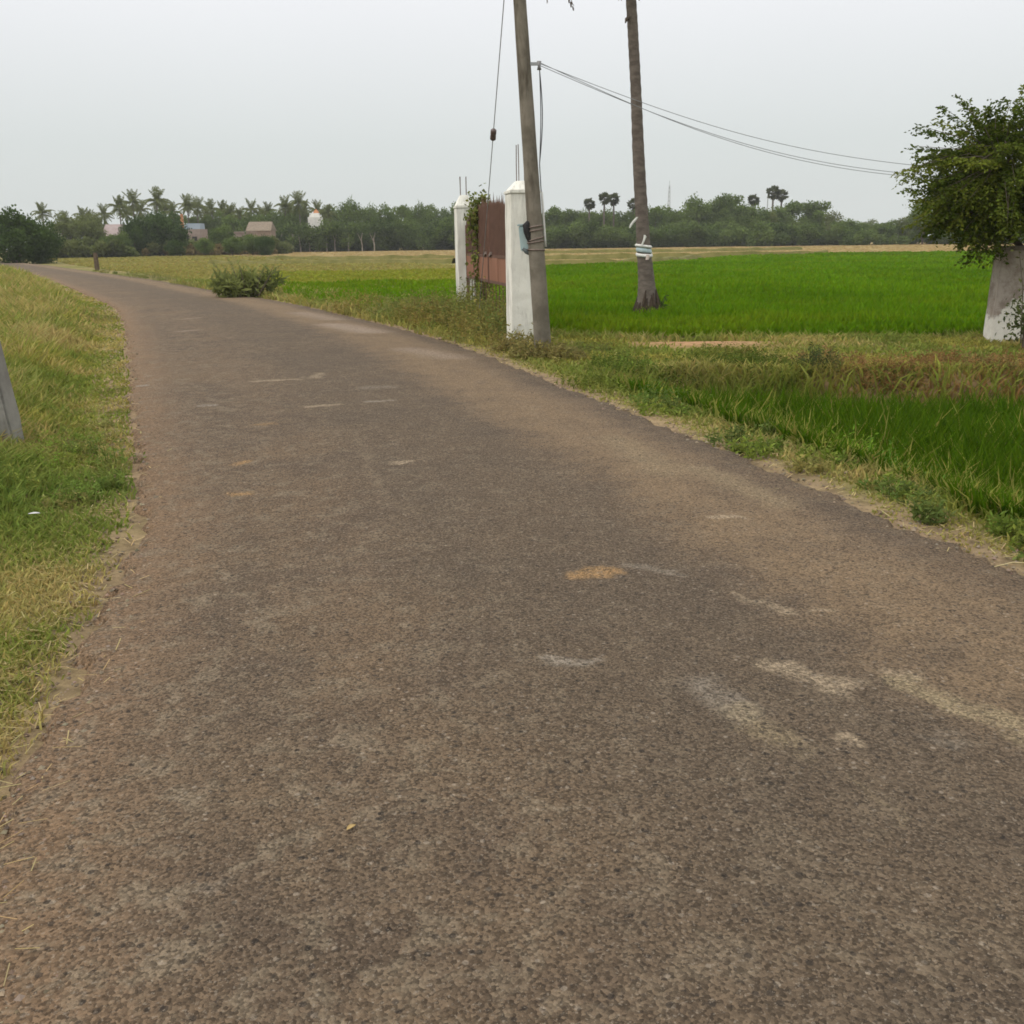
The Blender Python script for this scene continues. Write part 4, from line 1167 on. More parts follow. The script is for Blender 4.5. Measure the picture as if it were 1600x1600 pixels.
# house with blue upper room and orange chimney
p = at(298, 392, 170)
root = tag(empty('house', (p[0], 170, -0.12)), 'narrow far house with blue upper room and orange chimney', 'house')
zz = lambda y: at(298, y, 170)[2] + .12
MB().box((0.3, 2, zz(358) / 2), (3.4, 4, zz(358))).build('wall', PINKW, root)
MB().box((0.6, 2.3, (zz(358) + zz(349)) / 2 + .01), (2.2, 2.6, zz(349) - zz(358))).build('upper_room', BLUEW, root)
MB().add([(-1.1, 0.6, zz(356)), (-.55, .6, zz(350)), (-.55, 3, zz(350)), (-1.1, 3, zz(356)), (-1.1, .6, zz(358) + .01), (-.55, .6, zz(358) + .01), (-.55, 3, zz(358) + .01), (-1.1, 3, zz(358) + .01)],
         [(0, 1, 2, 3), (0, 4, 5, 1), (2, 6, 7, 3), (0, 3, 7, 4), (1, 5, 6, 2), (7, 6, 5, 4)]).build('stair_roof', BLUEW, root)
MB().box((-1.35, 1.2, (zz(358) + zz(334)) / 2), (.42, .42, zz(334) - zz(358)), taper=.8).build('chimney', ORANGE, root)
MB().box((0.9, -.03, zz(358) * .6), (.8, .1, .9)).build('window', DARKO, root)
MB().box((-.5, -.02, zz(358) * .4), (.8, .08, zz(358) * .75)).build('door', DARKO, root)
# white temple with orange finial
p = at(494, 392, 189)
root = tag(empty('temple', (p[0], 189, -0.12)), 'small white temple tower with orange top above the dark thicket', 'temple')
zt = lambda y: at(494, y, 189)[2] + .12
MB().box((0, 1.2, zt(339) / 2), (2.4, 2.4, zt(339))).build('wall', WHITEW, root)
m_ = MB(); z0_ = zt(339)
for i, (w_, h_) in enumerate([(2.0, .38), (1.5, .34)]):
    m_.box((0.05, 1.2, z0_ + h_ / 2 + .003), (w_, w_, h_), taper=.92); z0_ += h_ + .003
m_.build('tower', WHITEW, root)
m_ = MB().box((0.25, 1.2, z0_ + .25), (1.0, 1.0, .5), taper=.6)
m_.tube([(0.25, 1.2, z0_ + .5), (0.25, 1.2, z0_ + .75)], [.2, .05], 8)
m_.build('finial', ORANGE, root)

# thin masts behind the right treeline
GALV = mottled('grey_steel', (0.30, 0.31, 0.32), (0.40, 0.41, 0.42), 4, rough=0.5, bump=0.1)
b = at(1043, 392, 262); zt_ = at(1043, 289, 262)[2]
m_ = MB()
for sx, sy in ((-1, -1), (1, -1), (1, 1), (-1, 1)):
    m_.tube([(sx * .55, sy * .55, 0), (sx * .12, sy * .12, zt_)], .045, 4)
for i in range(14):
    t0, t1 = i / 14, (i + 1) / 14
    w0, w1 = .55 - .43 * t0, .55 - .43 * t1
    for (ax, ay, bx, by) in ((-1, -1, 1, -1), (1, -1, 1, 1), (1, 1, -1, 1), (-1, 1, -1, -1)):
        m_.tube([(ax * w0, ay * w0, t0 * zt_), (bx * w1, by * w1, t1 * zt_)], .03, 4)
root = tag(empty('lattice_mast', (b[0], 262, -.12)), 'faint grey lattice mast above the treeline right of the palm trunk', 'mast')
m_.build('frame', GALV, root)
MB().tube([(0, 0, zt_), (0, 0, zt_ + 1.2)], .05, 5).build('antenna', GALV, root)
b = at(1195, 392, 228); zt_ = at(1195, 297, 228)[2]
m_ = MB().tube([(0, 0, 0), (0, 0, zt_ + .12)], [.13, .08], 6)
m_.box((0, 0, zt_ - .3), (.9, .08, .08))
o = m_.build('distant_pole', GALV, None, loc=(b[0], 228, -.12)); tag(o, 'thin bare pole left of the lone palmyra pair', 'pole')

# ------------------------------------------------------------------ gate
def stain_plaster(name, c0, c1, dirt, amt=0.6, lowz=None):
    t = NT(name)
    f = t.rng(t.noise(2.5, 6, 0.65), 0.35, 0.65)
    cc = t.mix(f, c0, c1)
    s1 = t.rng(t.noise(3.0, 6, 0.7, t.stretch(1.6, 1.6, 0.28), 0.6), 0.47, 0.72)
    cc = t.mix(t.math('MULTIPLY', s1, amt), cc, dirt)
    s2 = t.rng(t.noise(14, 5, 0.8), 0.60, 0.75)
    cc = t.mix(t.math('MULTIPLY', s2, amt * .45), cc, dirt)
    t.bump(t.noise(25, 6, 0.75), 0.35, 0.02)
    return t.base(cc, 0.92, 0.15)
PILLAR_M = stain_plaster('stained_whitewash', (0.74, 0.73, 0.66), (0.84, 0.83, 0.755), (0.40, 0.385, 0.34), 0.85)
RUST = mottled('rusty_rod', (0.16, 0.12, 0.10), (0.24, 0.19, 0.165), 12, bump=0.3)
GATE_D = mottled('dark_oxide_bars', (0.100, 0.051, 0.034), (0.142, 0.074, 0.050), 5, 0.7, 0.3, 0.2)
GATE_L = mottled('faded_oxide_sheet', (0.215, 0.100, 0.060), (0.27, 0.128, 0.078), 3, 0.75, 0.25, 0.2, stretch=(1, 1, .3))

A = ground(818, 533); A = np.array((A[0], A[1], 0))
Bf = at(729, 484, 20.4); Bf = np.array((Bf[0], 20.4, 0))
ga_dir = (Bf - A) / np.linalg.norm(Bf - A)
g_ang = math.atan2(ga_dir[1], ga_dir[0])                     # gate line direction

def pillar(name, C, w, top_y, px, cap_top_y, rb_top_y, label, rods, d=None):
    Y = C[1] - w / 2
    z1 = at(px, top_y, Y)[2]; z2 = at(px, cap_top_y, C[1])[2]; z3 = at(px, rb_top_y, C[1])[2]
    d = d or w
    root = tag(empty(name, (C[0], C[1], -0.06), g_ang), label, 'gate pillar', 'pillars of the rusty gate')
    z1 += .06; z2 += .06; z3 += .06
    m_ = MB()
    n_ = 14                                                  # slightly uneven plaster faces
    V, F = [], []
    rj = random.Random(int(px))
    for i in range(n_ + 1):
        z = z1 * i / n_
        gr = 1.0 + (0.06 if i == 0 else 0) 
        for (sx, sy) in ((-1, -1), (1, -1), (1, 1), (-1, 1)):
            V.append((sx * w / 2 * gr + rj.uniform(-.003, .003), sy * d / 2 * gr + rj.uniform(-.003, .003), z))
    for i in range(n_):
        for k_ in range(4): F.append((i * 4 + k_, i * 4 + (k_ + 1) % 4, (i + 1) * 4 + (k_ + 1) % 4, (i + 1) * 4 + k_))
    F.append((3, 2, 1, 0)); F.append(tuple(n_ * 4 + k_ for k_ in range(4)))
    m_.add(V, F).build('shaft', PILLAR_M, root, bevel=0.008)
    m_ = MB().box((0, 0, z1 + .022), (w + .03, d + .03, .04))
    m_.box((0, 0, (z1 + .045 + z2) / 2), (w * .98, d * .98, z2 - z1 - .045), taper=.42)
    m_.build('cap', PILLAR_M, root, bevel=0.006)
    for (x, y, t_) in rods:
        MB().tube([(x, y, z2 - .05), (x + .01, y, (z2 + z3) / 2), (x + t_, y + t_ * .5, z3)], .0075, 6).build('rebar', RUST, root)
    return root
near_p = pillar('gate_pillar', A, 0.44, 302, 815, 283, 226, 'near white gate pillar right behind the concrete utility pole',
                [(-.06, .06, .01), (.06, .07, 0), (-.06, -.06, -.01), (.06, -.05, .015)])
far_p = pillar('gate_pillar', Bf, 0.36, 325, 727, 305, 276, 'far white gate pillar overgrown by a creeper',
               [(-.05, .07, 0), (.05, -.06, 0), (-.05, -.05, 0), (.05, .06, .01)])

# the gate: two leaves of upright bars over a sheet, top line arched towards the middle
span = np.linalg.norm(Bf - A)
gl0, gl1 = .26, span - .22
mid = (gl0 + gl1) / 2
gate = tag(empty('gate', (A[0], A[1], 0), g_ang), 'rust brown metal gate with spiked bars above a faded sheet', 'gate')
for leaf_i, (x0, x1) in enumerate(((gl0, mid - .015), (mid + .015, gl1))):
    lf_ = MB()
    topz = lambda x: 1.90 + 0.20 * max(0.0, math.cos((x - mid) / (gl1 - gl0) * PI)) ** 0.8 - 0.18 * max(0.0, (x - mid) / (gl1 - mid) - .45)
    lf_.tube([(x0 + .03, 0, .1 if not leaf_i else .76), (x0 + .03, 0, topz(x0 + .03))], .028, 6)
    lf_.tube([(x1 - .03, 0, .1 if leaf_i else .76), (x1 - .03, 0, topz(x1 - .03))], .028, 6)
    for z in (.80, 1.24): lf_.box(((x0 + x1) / 2, 0, z), (x1 - x0 - .06, .035, .05))
    fr = lf_.build('gate_leaf', GATE_D, gate)
    bars = 24
    bm_ = MB()
    for i in range(bars):
        x = x0 + .07 + (x1 - x0 - .14) * i / (bars - 1)
        t = topz(x) + .02 * random.uniform(-1, 1)
        bm_.box((x, 0, (1.20 + t) / 2), (.036, .02, t - 1.20))
        sp_ = random.choice([.10, .16, .22])
        bm_.add([(x - .02, -.01, t), (x + .02, -.01, t), (x + .02, .01, t), (x - .02, .01, t), (x, 0, t + sp_)], [(0, 1, 4), (1, 2, 4), (2, 3, 4), (3, 0, 4)])
        if i % 3 == 0: bm_.tube([(x, 0, .02), (x, 0, .80)], .009, 5)
    bm_.build('bars', GATE_D, fr)
    sh = MB()
    for k_ in range(3):
        w_ = (x1 - x0 - .1) / 3
        sh.box((x0 + .05 + w_ * (k_ + .5), .012 - .006 * (k_ % 2), 1.0), (w_ - .012, .008, .44))
    sh.build('sheet_panel', GATE_L, fr)
    MB().box((x0 + .25 if leaf_i else x1 - .25, .03, 1.27), (.16, .03, .05), Matrix.Rotation(.3, 3, 'Y')).build('latch', RUST, fr)

# creeper on the far pillar
rgc = np.random.default_rng(9)
tz = at(748, 321, 18.9)[2]
root = tag(empty('creeper', (Bf[0] - ga_dir[0] * 1.55 - ga_dir[1] * .03, Bf[1] - ga_dir[1] * 1.55 + ga_dir[0] * .03, 0)), 'leafy creeper climbing the gate edge beside the far white pillar', 'creeper')
m_ = MB()
strands = []
for i in range(9):
    x0 = rgc.uniform(-.05, .2)
    pth = [(x0 + .05 * math.sin(i + 3 * t), -0.06 + .08 * math.sin(2 * i + 2 * t), tz * t) for t in np.linspace(0, 1, 8)]
    strands.append(pth); m_.tube(pth, .006, 5)
m_.build('stem', BARK, root)
Pn = []
for pth in strands:
    for q in pth[2:]:
        for _ in range(24):
            Pn.append(np.array(q) + rgc.normal(size=3) * (.045, .07, .11))
for _ in range(300): Pn.append(np.array((.06, -.02, tz - .26)) + rgc.normal(size=3) * (.09, .10, .13))
Pn = np.array(Pn)
V = leaf_quads(Pn, .075, .4, rgc)
np_mesh('foliage', V, np.arange(len(V)).reshape(-1, 4), None, LEAF, np.repeat(jitter(mixc((.10, .12, .03), (.22, .24, .06), rgc.random(len(Pn))), rgc), 4, axis=0), root)

# ------------------------------------------------------------------ utility pole
CONC = stain_plaster('weathered_concrete', (0.135, 0.120, 0.092), (0.225, 0.200, 0.160), (0.075, 0.062, 0.045), .9)
base = ground(849, 553)
PY = base[1]
ptop = at(812, 0, PY)
axis_v = (ptop - base) / (ptop[2] - base[2])                 # pole axis per metre of height
POLE_H = 6.1
def pole_pt(z): return base + axis_v * z
root = tag(empty('utility_pole', (base[0], base[1], 0)), 'leaning grey concrete utility pole in front of the near gate pillar', 'utility pole')
rel = lambda v: tuple(np.asarray(v) - np.array((base[0], base[1], 0)))
m_ = MB()
zs = np.linspace(-0.4, POLE_H, 22)
m_.tube([rel(pole_pt(z)) for z in zs], [0.118 - 0.0085 * max(z, 0) + random.uniform(-.0015, .0015) for z in zs], 14)
m_.build('shaft', CONC, root, True)
def zpx(y, x=830): return at(x, y, PY)[2]
def prad(z): return 0.118 - 0.0085 * z
m_ = MB()
for (y0, y1) in ((356, 352), (362, 358), (377, 370), (380, 376), (390, 391)):
    z0_, z1_ = zpx(y0), zpx(y1)
    pts_ = []
    for k_ in range(17):
        th = 2 * PI * k_ / 16
        z = z0_ + (z1_ - z0_) * (0.5 + 0.5 * math.cos(th))
        c_ = pole_pt(z); r_ = prad(z) + .007
        pts_.append(rel((c_[0] + r_ * math.cos(th), c_[1] + r_ * math.sin(th), z)))
    m_.tube(pts_, .009, 6, False)
m_.build('wire_band', RUST, root, True)
z = zpx(103)
c_ = pole_pt(z)
m_ = MB().box(rel(c_ + np.array((.13, -.02, .02))), (.16, .035, .035))
m_.build('bracket', GALV, root)
MB().tube([rel(c_ + np.array((.19, -.02, -.05))), rel(c_ + np.array((.19, -.02, -.01))), rel(c_ + np.array((.19, -.02, .05)))], [.03, .018, .03], 10).build('insulator', mottled('porcelain', (.16, .15, .15), (.2, .2, .2), 4, .3, .5, 0), root, True)
# cross arm and pins above the picture
zc = POLE_H - .35; c_ = pole_pt(zc)
MB().box(rel(c_ + np.array((0, -.12, 0))), (1.3, .07, .07)).build('cross_arm', GALV, root)
for dx in (-.55, -.2, .2, .55):
    q = c_ + np.array((dx, -.12, .04))
    MB().tube([rel(q), rel(q + np.array((0, 0, .06))), rel(q + np.array((0, 0, .1))), rel(q + np.array((0, 0, .16)))], [.015, .03, .02, .032], 8).build('insulator', GALV, root, True)

# conduit down the right of the pole
PVC = mottled('grey_white_pvc', (.55, .55, .52), (.66, .66, .62), 6, .5, .4, .05)
z_hi, z_lo = zpx(300), zpx(386)
CABLE = mottled('black_cable', (.06, .06, .065), (.10, .10, .105), 6, .6, .3, 0)
o = MB().tube([pole_pt(z) + np.array((prad(z) + .02, -.01, 0)) for z in np.linspace(z_hi, z_lo, 8)], .0155, 8).build('conduit_pipe', PVC, None, True)
tag(o, 'pale plastic conduit pipe strapped to the right of the utility pole', 'pipe')
# loops from the insulator down to the conduit
qa = pole_pt(zpx(103)) + np.array((.19, -.03, -.03)); qb = pole_pt(z_hi) + np.array((prad(z_hi) + .02, -.01, .0))
m_ = MB()
for off in (.0, .035):
    pth = []
    for t in np.linspace(0, 1, 14):
        p_ = qa * (1 - t) + qb * t
        zt2 = p_[2]; cx = pole_pt(zt2)[0] + prad(zt2) + .014
        bulge = math.sin(PI * min(t * 1.3, 1)) * (.05 + off)
        p_[0] = max(cx, cx + (qa[0] - pole_pt(qa[2])[0] - prad(qa[2])) * (1 - t) ** 2 * .9 + bulge * .6)
        p_[1] += off * .4
        pth.append(p_)
    m_.tube(pth, .0065, 5)
o = m_.build('drop_cable', CABLE, None, True); tag(o, 'dark drop cable hanging from the insulator down the utility pole', 'cable')
# pale blue meter box behind the pole, black cover
BLUEP = mottled('pale_blue_paint', (.33, .45, .46), (.42, .53, .53), 5, .6, .3, .1)
BLACKP = mottled('black_rag', (.018, .018, .02), (.04, .038, .036), 8, .8, .2, .4)
zb0, zb1 = zpx(392), zpx(352)
cb_ = pole_pt((zb0 + zb1) / 2) + np.array((-.125, .10, 0))
tiltm = Matrix.Rotation(-.09, 3, 'Y')
root = tag(empty('meter_box', tuple(cb_)), 'pale blue meter box tied behind the utility pole', 'meter box')
MB().box((0, 0, 0), (.17, .11, zb1 - zb0), tiltm).build('case', BLUEP, root, bevel=.012)
MB().box(tuple(tiltm @ Vector((-.012, -.062, 0))), (.13, .014, (zb1 - zb0) * .86), tiltm).build('lid', BLUEP, root, bevel=.005)
MB().box(tuple(tiltm @ Vector((0, 0, (zb1 - zb0) / 2 + .012))), (.2, .14, .02), tiltm).build('hood', BLUEP, root, bevel=.004)
rgk = random.Random(3)
m_ = MB()
pc = [pole_pt(zpx(y)) + np.array((-.10 + dx, -.055, 0)) for y, dx in ((346, .02), (352, -.015), (362, -.005), (372, .01), (381, .035))]
m_.tube(pc, [.02, .048, .05, .035, .012], 9, jit=.2)
o = m_.build('black_rag', BLACKP, None, True); tag(o, 'black rag bundle tucked behind the wires of the utility pole', 'rag')
pc = [pole_pt(zpx(y)) + np.array((-.13 + dx, .02, 0)) for y, dx in ((388, -.05), (393, -.01), (398, .06))]
o = MB().tube(pc, [.018, .035, .02], 8, jit=.2).build('grey_rag', mottled('grey_rag', (.10, .12, .12), (.16, .18, .18), 9, .9, .1, .3), None, True)
tag(o, 'dark grey rag hanging under the pale blue meter box', 'rag')

# stay wire with guy insulator
WIRE = mottled('stay_wire_steel', (.16, .16, .16), (.24, .24, .235), 20, .5, .5, 0)
anchor = at(745, 486, 17.2); anchor[2] = -.1
sA = pole_pt(5.55)
def on_wire(t): return sA * (1 - t) + anchor * t
# find where the wire shows at image height y
def img_y(p):
    d = p - CP
    return 800 - F_PX * (d @ CU) / (d @ CF)
ts = np.linspace(0, 1, 400)
ys = np.array([img_y(on_wire(t)) for t in ts])
t_ins = ts[np.argmin(abs(ys - 210))]
root = tag(empty('stay_wire', tuple(anchor)), 'thin steel stay wire slanting past the gate to the utility pole', 'stay wire')
MB().tube([tuple(on_wire(t) - anchor) for t in (0, t_ins - .012)], .0065, 5).build('wire', WIRE, root)
MB().tube([tuple(on_wire(t) - anchor) for t in (t_ins + .012, 1)], .0065, 5).build('wire', WIRE, root)
MB().tube([tuple(on_wire(t_ins + dt) - anchor) for dt in (-.013, -.010, -.002, 0, .002, .010, .013)], [.02, .045, .045, .034, .045, .045, .02], 10).build(
    'insulator', mottled('brown_porcelain', (.075, .05, .045), (.11, .075, .065), 5, .35, .5, 0), root, True)

# service wires to the right
WIREG = mottled('grey_wire', (.20, .21, .22), (.28, .29, .30), 20, .5, .4, 0)
p0 = pole_pt(zpx(103)) + np.array((.2, -.03, .02))
wires = [(at(1412, 258, 14.9), .02, 0), (at(1410, 268, 14.8), .16, -.02), (at(1408, 271, 14.7), .20, .015)]
for i, (pe, sag, dz) in enumerate(wires):
    q0 = p0 + np.array((0, .01 * i, dz))
    ext = pe + (pe - q0) * .42; ext[2] = pe[2] - .12
    pth = []
    for t in np.linspace(0, 1, 40):
        q = q0 * (1 - t) + ext * t
        # pass through pe at t = 1/1.42
        lin = q0[2] * (1 - t) + ext[2] * t
        te = 1 / 1.42
        need = pe[2] - (q0[2] * (1 - te) + ext[2] * te)
        q[2] = lin + (need - sag * .25) * math.sin(PI * t) / math.sin(PI * te) - .02 * math.sin(2 * PI * t)
        pth.append(q)
    o = MB().tube(pth, .0042, 5).build('service_wire', WIREG, None, True)
    tag(o, ['uppermost grey service wire running from the utility pole into the right tree', 'middle grey service wire running from the utility pole into the right tree',
            'lowest and slackest grey service wire running from the utility pole into the right tree'][i], 'wire', 'service wires from the utility pole')

# ------------------------------------------------------------------ palm in the field
PX, PYY = palm_xy
pts_px = [(1012, 489), (1011, 470), (1010, 440), (1006, 390), (1003, 340), (998, 250), (994, 150), (990, 70), (986, 0), (978, -110), (973, -200)]
wid = [38, 30, 25, 20.5, 19, 17.5, 15.5, 15, 14.5, 14, 15]
path = [at(x, y, PYY) for x, y in pts_px]; path[0][2] = -.1
root = tag(empty('palm_tree', (PX, PYY, 0)), 'tall slim palm with a bare dark trunk standing in the green paddy', 'palm tree')
org = np.array((PX, PYY, 0))
fine = catmull(path, 9)
wf = np.interp(np.linspace(0, 10, len(fine)), np.arange(11), wid) * PYY / F_PX / 2
m_ = MB()
m_.tube([tuple(p - org) for p in fine], [w_ * (1 + .05 * (i % 2)) for i, w_ in enumerate(wf)], 16, jit=.02)
m_.build('trunk', PALM_BARK, root, True)
crown_c = fine[-1] - org
rgp = np.random.default_rng(77)
nf = 20
for i in range(nf):
    az = 2 * PI * i * .382 + rgp.uniform(-.2, .2)
    el = 1.3 - 1.05 * (i / nf) + rgp.uniform(-.1, .1)
    v, q, t = frond_geo(rgp, az, el, rgp.uniform(2.6, 3.2), rgp.uniform(1.0, 1.5), 34, .62, .028, crown_c)
    np_mesh('frond', np.array(v), q, t, LEAF, jitter(np.tile((.085, .105, .035), (len(v), 1)), rgp, .25), root)
# drooping old leaves whose tips hang into the picture
for (tx, ty) in ((855, 4), (893, 13), (969, 0), (1098, -10), (1001, -2)):
    tip = at(tx, ty, PYY - (0.6 if tx < 960 else .3)) - org
    v0 = crown_c + np.array((0, 0, -.1))
    dv_ = tip - v0; hz = np.array((dv_[0], dv_[1])); az = math.atan2(hz[1], hz[0])
    best = None
    for el in np.linspace(-1.2, .7, 20):
        for dr in np.linspace(.4, 2.0, 17):
            angs = [el - dr * (k_ / 11) ** 1.2 for k_ in range(12)]
            X = sum(math.cos(a) for a in angs) / 12; Zz = sum(math.sin(a) for a in angs) / 12
            L0 = np.hypot(np.hypot(*hz), dv_[2] + .04) / max(np.hypot(X, Zz), .01)
            e_ = abs(math.atan2(Zz, X) - math.atan2(dv_[2] + .04, np.hypot(*hz))) + .1 * abs(L0 - 3.0)
            if best is None or e_ < best[0]: best = (e_, el, dr, L0)
    v, q, t = frond_geo(rgp, az, best[1], best[3], best[2], 30, .22, .016, v0)
    np_mesh('frond', np.array(v), q, t, LEAF, jitter(np.tile((.13, .10, .075), (len(v), 1)), rgp, .25), root)['label'] = 'withered brown hanging frond'
MB().tube([tuple(at(985, 24, PYY - .05) - org), tuple(at(979, 30, PYY - .12) - org), tuple(at(977, 36, PYY - .14) - org)], [.03, .035, .01], 6).build('frond_stub', BARK, root)

m_ = MB()
for i in range(30):
    a = 2 * PI * i / 30 + rgp.uniform(-.1, .1); hh_ = rgp.uniform(.2, .55); r0_ = rgp.uniform(.24, .34)
    m_.tube([(r0_ * math.cos(a), r0_ * math.sin(a), -.1), (.235 * math.cos(a), .235 * math.sin(a), hh_ * .45), (.175 * math.cos(a + .1), .175 * math.sin(a + .1), hh_)], [.035, .04, .012], 6, jit=.25)
m_.build('root_mass', mottled('dark_roots', (.032, .022, .014), (.07, .05, .034), 9, bump=.8), root, True)
# cloth wraps on the trunk
CLOTHW = mottled('dirty_white_cloth', (.62, .62, .58), (.76, .75, .70), 8, .9, .1, .5)
CLOTHB = mottled('pale_blue_cloth', (.42, .53, .55), (.52, .62, .63), 8, .9, .1, .5)
def trunk_at(y):
    i = np.argmin([abs(img_y(p) - y) for p in fine]); return fine[i], wf[i]
rc, rrad = trunk_at(392)
root = tag(empty('cloth_wrap', tuple(rc)), 'white and pale blue cloth wrapped round the palm trunk', 'cloth')
def ring(name, y0, y1, mat_, bulge=.012):
    m2 = MB()
    V, F = [], []
    zz_ = [at(1007, y, PYY)[2] for y in np.linspace(y0, y1, 5)]
    rnd2 = random.Random(y0)
    for i, z in enumerate(zz_):
        c2, r2 = trunk_at(np.linspace(y0, y1, 5)[i])
        for k_ in range(20):
            th = 2 * PI * k_ / 20
            rad = r2 + .012 + bulge * math.sin(PI * i / 4) + rnd2.uniform(-.003, .006)
            V.append((c2[0] + rad * math.cos(th) - rc[0], c2[1] + rad * math.sin(th) - rc[1], z + .02 * math.sin(th + y0) + rnd2.uniform(-.004, .004) - rc[2]))
    for i in range(4):
        for k_ in range(20): F.append((i * 20 + k_, i * 20 + (k_ + 1) % 20, (i + 1) * 20 + (k_ + 1) % 20, (i + 1) * 20 + k_))
    F.append(tuple(range(20))[::-1]); F.append(tuple(80 + k_ for k_ in range(20)))
    m2.add(V, F).build(name, mat_, root, True)
ring('band', 382, 387, CLOTHW, .03); ring('band', 388, 394.5, CLOTHB, .01); ring('band', 395.5, 401, CLOTHW, .02)
def strip(name, ptsx, wds, mat_, parent=None, off=None):
    pp = [at(x, y, PYY - .17) for x, y in ptsx]
    V, F = [], []
    for i, (p_, w_) in enumerate(zip(pp, wds)):
        for (dx, dy) in ((-w_, 0), (0, -.012), (w_, 0), (0, .012)): V.append(p_ + np.array((dx, dy, 0)) - (off if off is not None else 0))
    n_ = len(pp)
    for i in range(n_ - 1):
        for k_ in range(4): F.append((i * 4 + k_, i * 4 + (k_ + 1) % 4, (i + 1) * 4 + (k_ + 1) % 4, (i + 1) * 4 + k_))
    F.append((0, 1, 2, 3)); F.append(tuple((n_ - 1) * 4 + k_ for k_ in range(4)))
    return MB().add(V, F).build(name, mat_, parent)
strip('tail', [(1003, 383), (1006, 376), (1008, 370), (1007, 367)], [.02, .022, .03, .015], CLOTHW, root, rc)
strip('tail', [(1012, 398), (1012, 402), (1011, 406)], [.035, .04, .03], mottled('pinkish_cloth', (.62, .52, .46), (.7, .6, .54), 8, .9, .1, .4), root, rc)
o = strip('white_rag', [(996, 339), (991, 345), (987, 350), (984, 356)], [.02, .035, .03, .015], CLOTHW)
tag(o, 'small white rag fluttering left of the palm trunk', 'rag')

# ------------------------------------------------------------------ shrubs
def shrub(name, px, py, wpx, hpx, n, size, ca, cb, label, seed, twigs=0, asp=.22):
    b = ground(px, py); rng = np.random.default_rng(seed)
    D = b[1]; w_, h_ = wpx * D / F_PX, hpx * D / F_PX
    z = float(terrain(np.array([[b[0], b[1]]]))[0])
    root = tag(empty(name, (b[0], b[1], z)), label, 'shrub')
    lob = [(rng.uniform(-.38, .38) * w_, rng.uniform(-.3, .3) * w_, h_ * rng.uniform(.2, .62), h_ * rng.uniform(.22, .4)) for _ in range(12)]
    m_ = MB()
    for q in lob: m_.tube([(q[0] * .2, q[1] * .2, -.03), (q[0] * .7, q[1] * .7, q[2] * .6), (q[0] * 1.1, q[1] * 1.1, q[2] * 1.25)], [.018, .012, .005], 5)
    P = []
    for i in range(twigs):
        a = rng.uniform(-.5, .5) * w_
        t1 = (a * 1.3, rng.uniform(-.2, .2), h_ * rng.uniform(1.1, 1.5))
        m_.tube([(a * .4, 0, .1), (a * .9, 0, h_ * .8), t1], [.01, .007, .003], 5)
        for _ in range(14):
            P.append(np.array((a * .9, 0, h_ * .8)) + (np.array(t1) - np.array((a * .9, 0, h_ * .8))) * rng.random() + rng.normal(size=3) * .025)
    m_.build('stems', BARK, root)
    V, T = cloud(rng, lob, n, size, ca, cb, asp)
    if P:
        v2 = leaf_quads(np.array(P), .07, .25, rng)
        V = np.vstack([V, v2]); T = np.vstack([T, np.tile(cb, (len(v2), 1))])
    np_mesh('foliage', V, np.arange(len(V)).reshape(-1, 4), None, LEAF, T, root)
    return root
shrub('shrub', 388, 464, 92, 44, 1500, .30, (.10, .125, .036), (.24, .265, .085), 'low spreading grey green shrub with bare twigs on the far road edge', 61, 10, .11)
shrub('shrub', 1028, 488, 22, 30, 500, .10, (.03, .055, .015), (.07, .11, .025), 'small dark shrub at the right foot of the palm trunk', 63, 2)
shrub('shrub', 1012, 492, 26, 12, 300, .07, (.05, .05, .025), (.16, .14, .06), 'low dry tuft in front of the palm foot', 64)

# short brown post beside the far road
b = ground(152, 421)
POSTM = mottled('weathered_post', (.085, .06, .04), (.14, .10, .065), 6, bump=.5)
z1 = at(152, 396, b[1])[2]
o = MB().box((0, 0, z1 / 2), (.26, .26, z1 + .1), taper=.86).build('marker_post', POSTM, None, bevel=.03, loc=(b[0], b[1], 0))
tag(o, 'short brown weathered post beside the far road', 'post')

# ------------------------------------------------------------------ leaning concrete post at the left edge
b = ground(14, 706); D = b[1]
e0, e1 = at(37, 700, D), at(0, 557, D)
ax = (e1 - e0); ax /= ax[2]
o_ = tag(empty('concrete_post', (e0[0] - .15, D, -.05)), 'broken grey concrete post leaning at the left edge of the verge', 'concrete post')
m_ = MB()
V, F = [], []
rj = random.Random(2)
zs = np.linspace(-.2, 1.25, 12)
for z in zs:
    cx = ax[0] * (z + .05)
    for (sx, sy) in ((-.15, -.09), (.15, -.09), (.15, .09), (-.15, .09)):
        V.append((cx + sx + rj.uniform(-.005, .005), sy + rj.uniform(-.005, .005), z + (rj.uniform(-.05, .05) if z > 1.2 else 0)))
for i in range(11):
    for k_ in range(4): F.append((i * 4 + k_, i * 4 + (k_ + 1) % 4, (i + 1) * 4 + (k_ + 1) % 4, (i + 1) * 4 + k_))
F.append((3, 2, 1, 0)); F.append(tuple(44 + k_ for k_ in range(4)))
CONC2 = stain_plaster('grey_cast_concrete', (.20, .19, .17), (.29, .28, .25), (.11, .10, .085), .75)
m_.add(V, F).build('shaft', CONC2, o_, bevel=.012)
m_ = MB()
for sx in (-.07, .07): m_.tube([(ax[0] * 1.2 + sx, 0, 1.15), (ax[0] * 1.4 + sx, 0.02, 1.42)], .006, 5)
m_.build('rebar', RUST, o_)

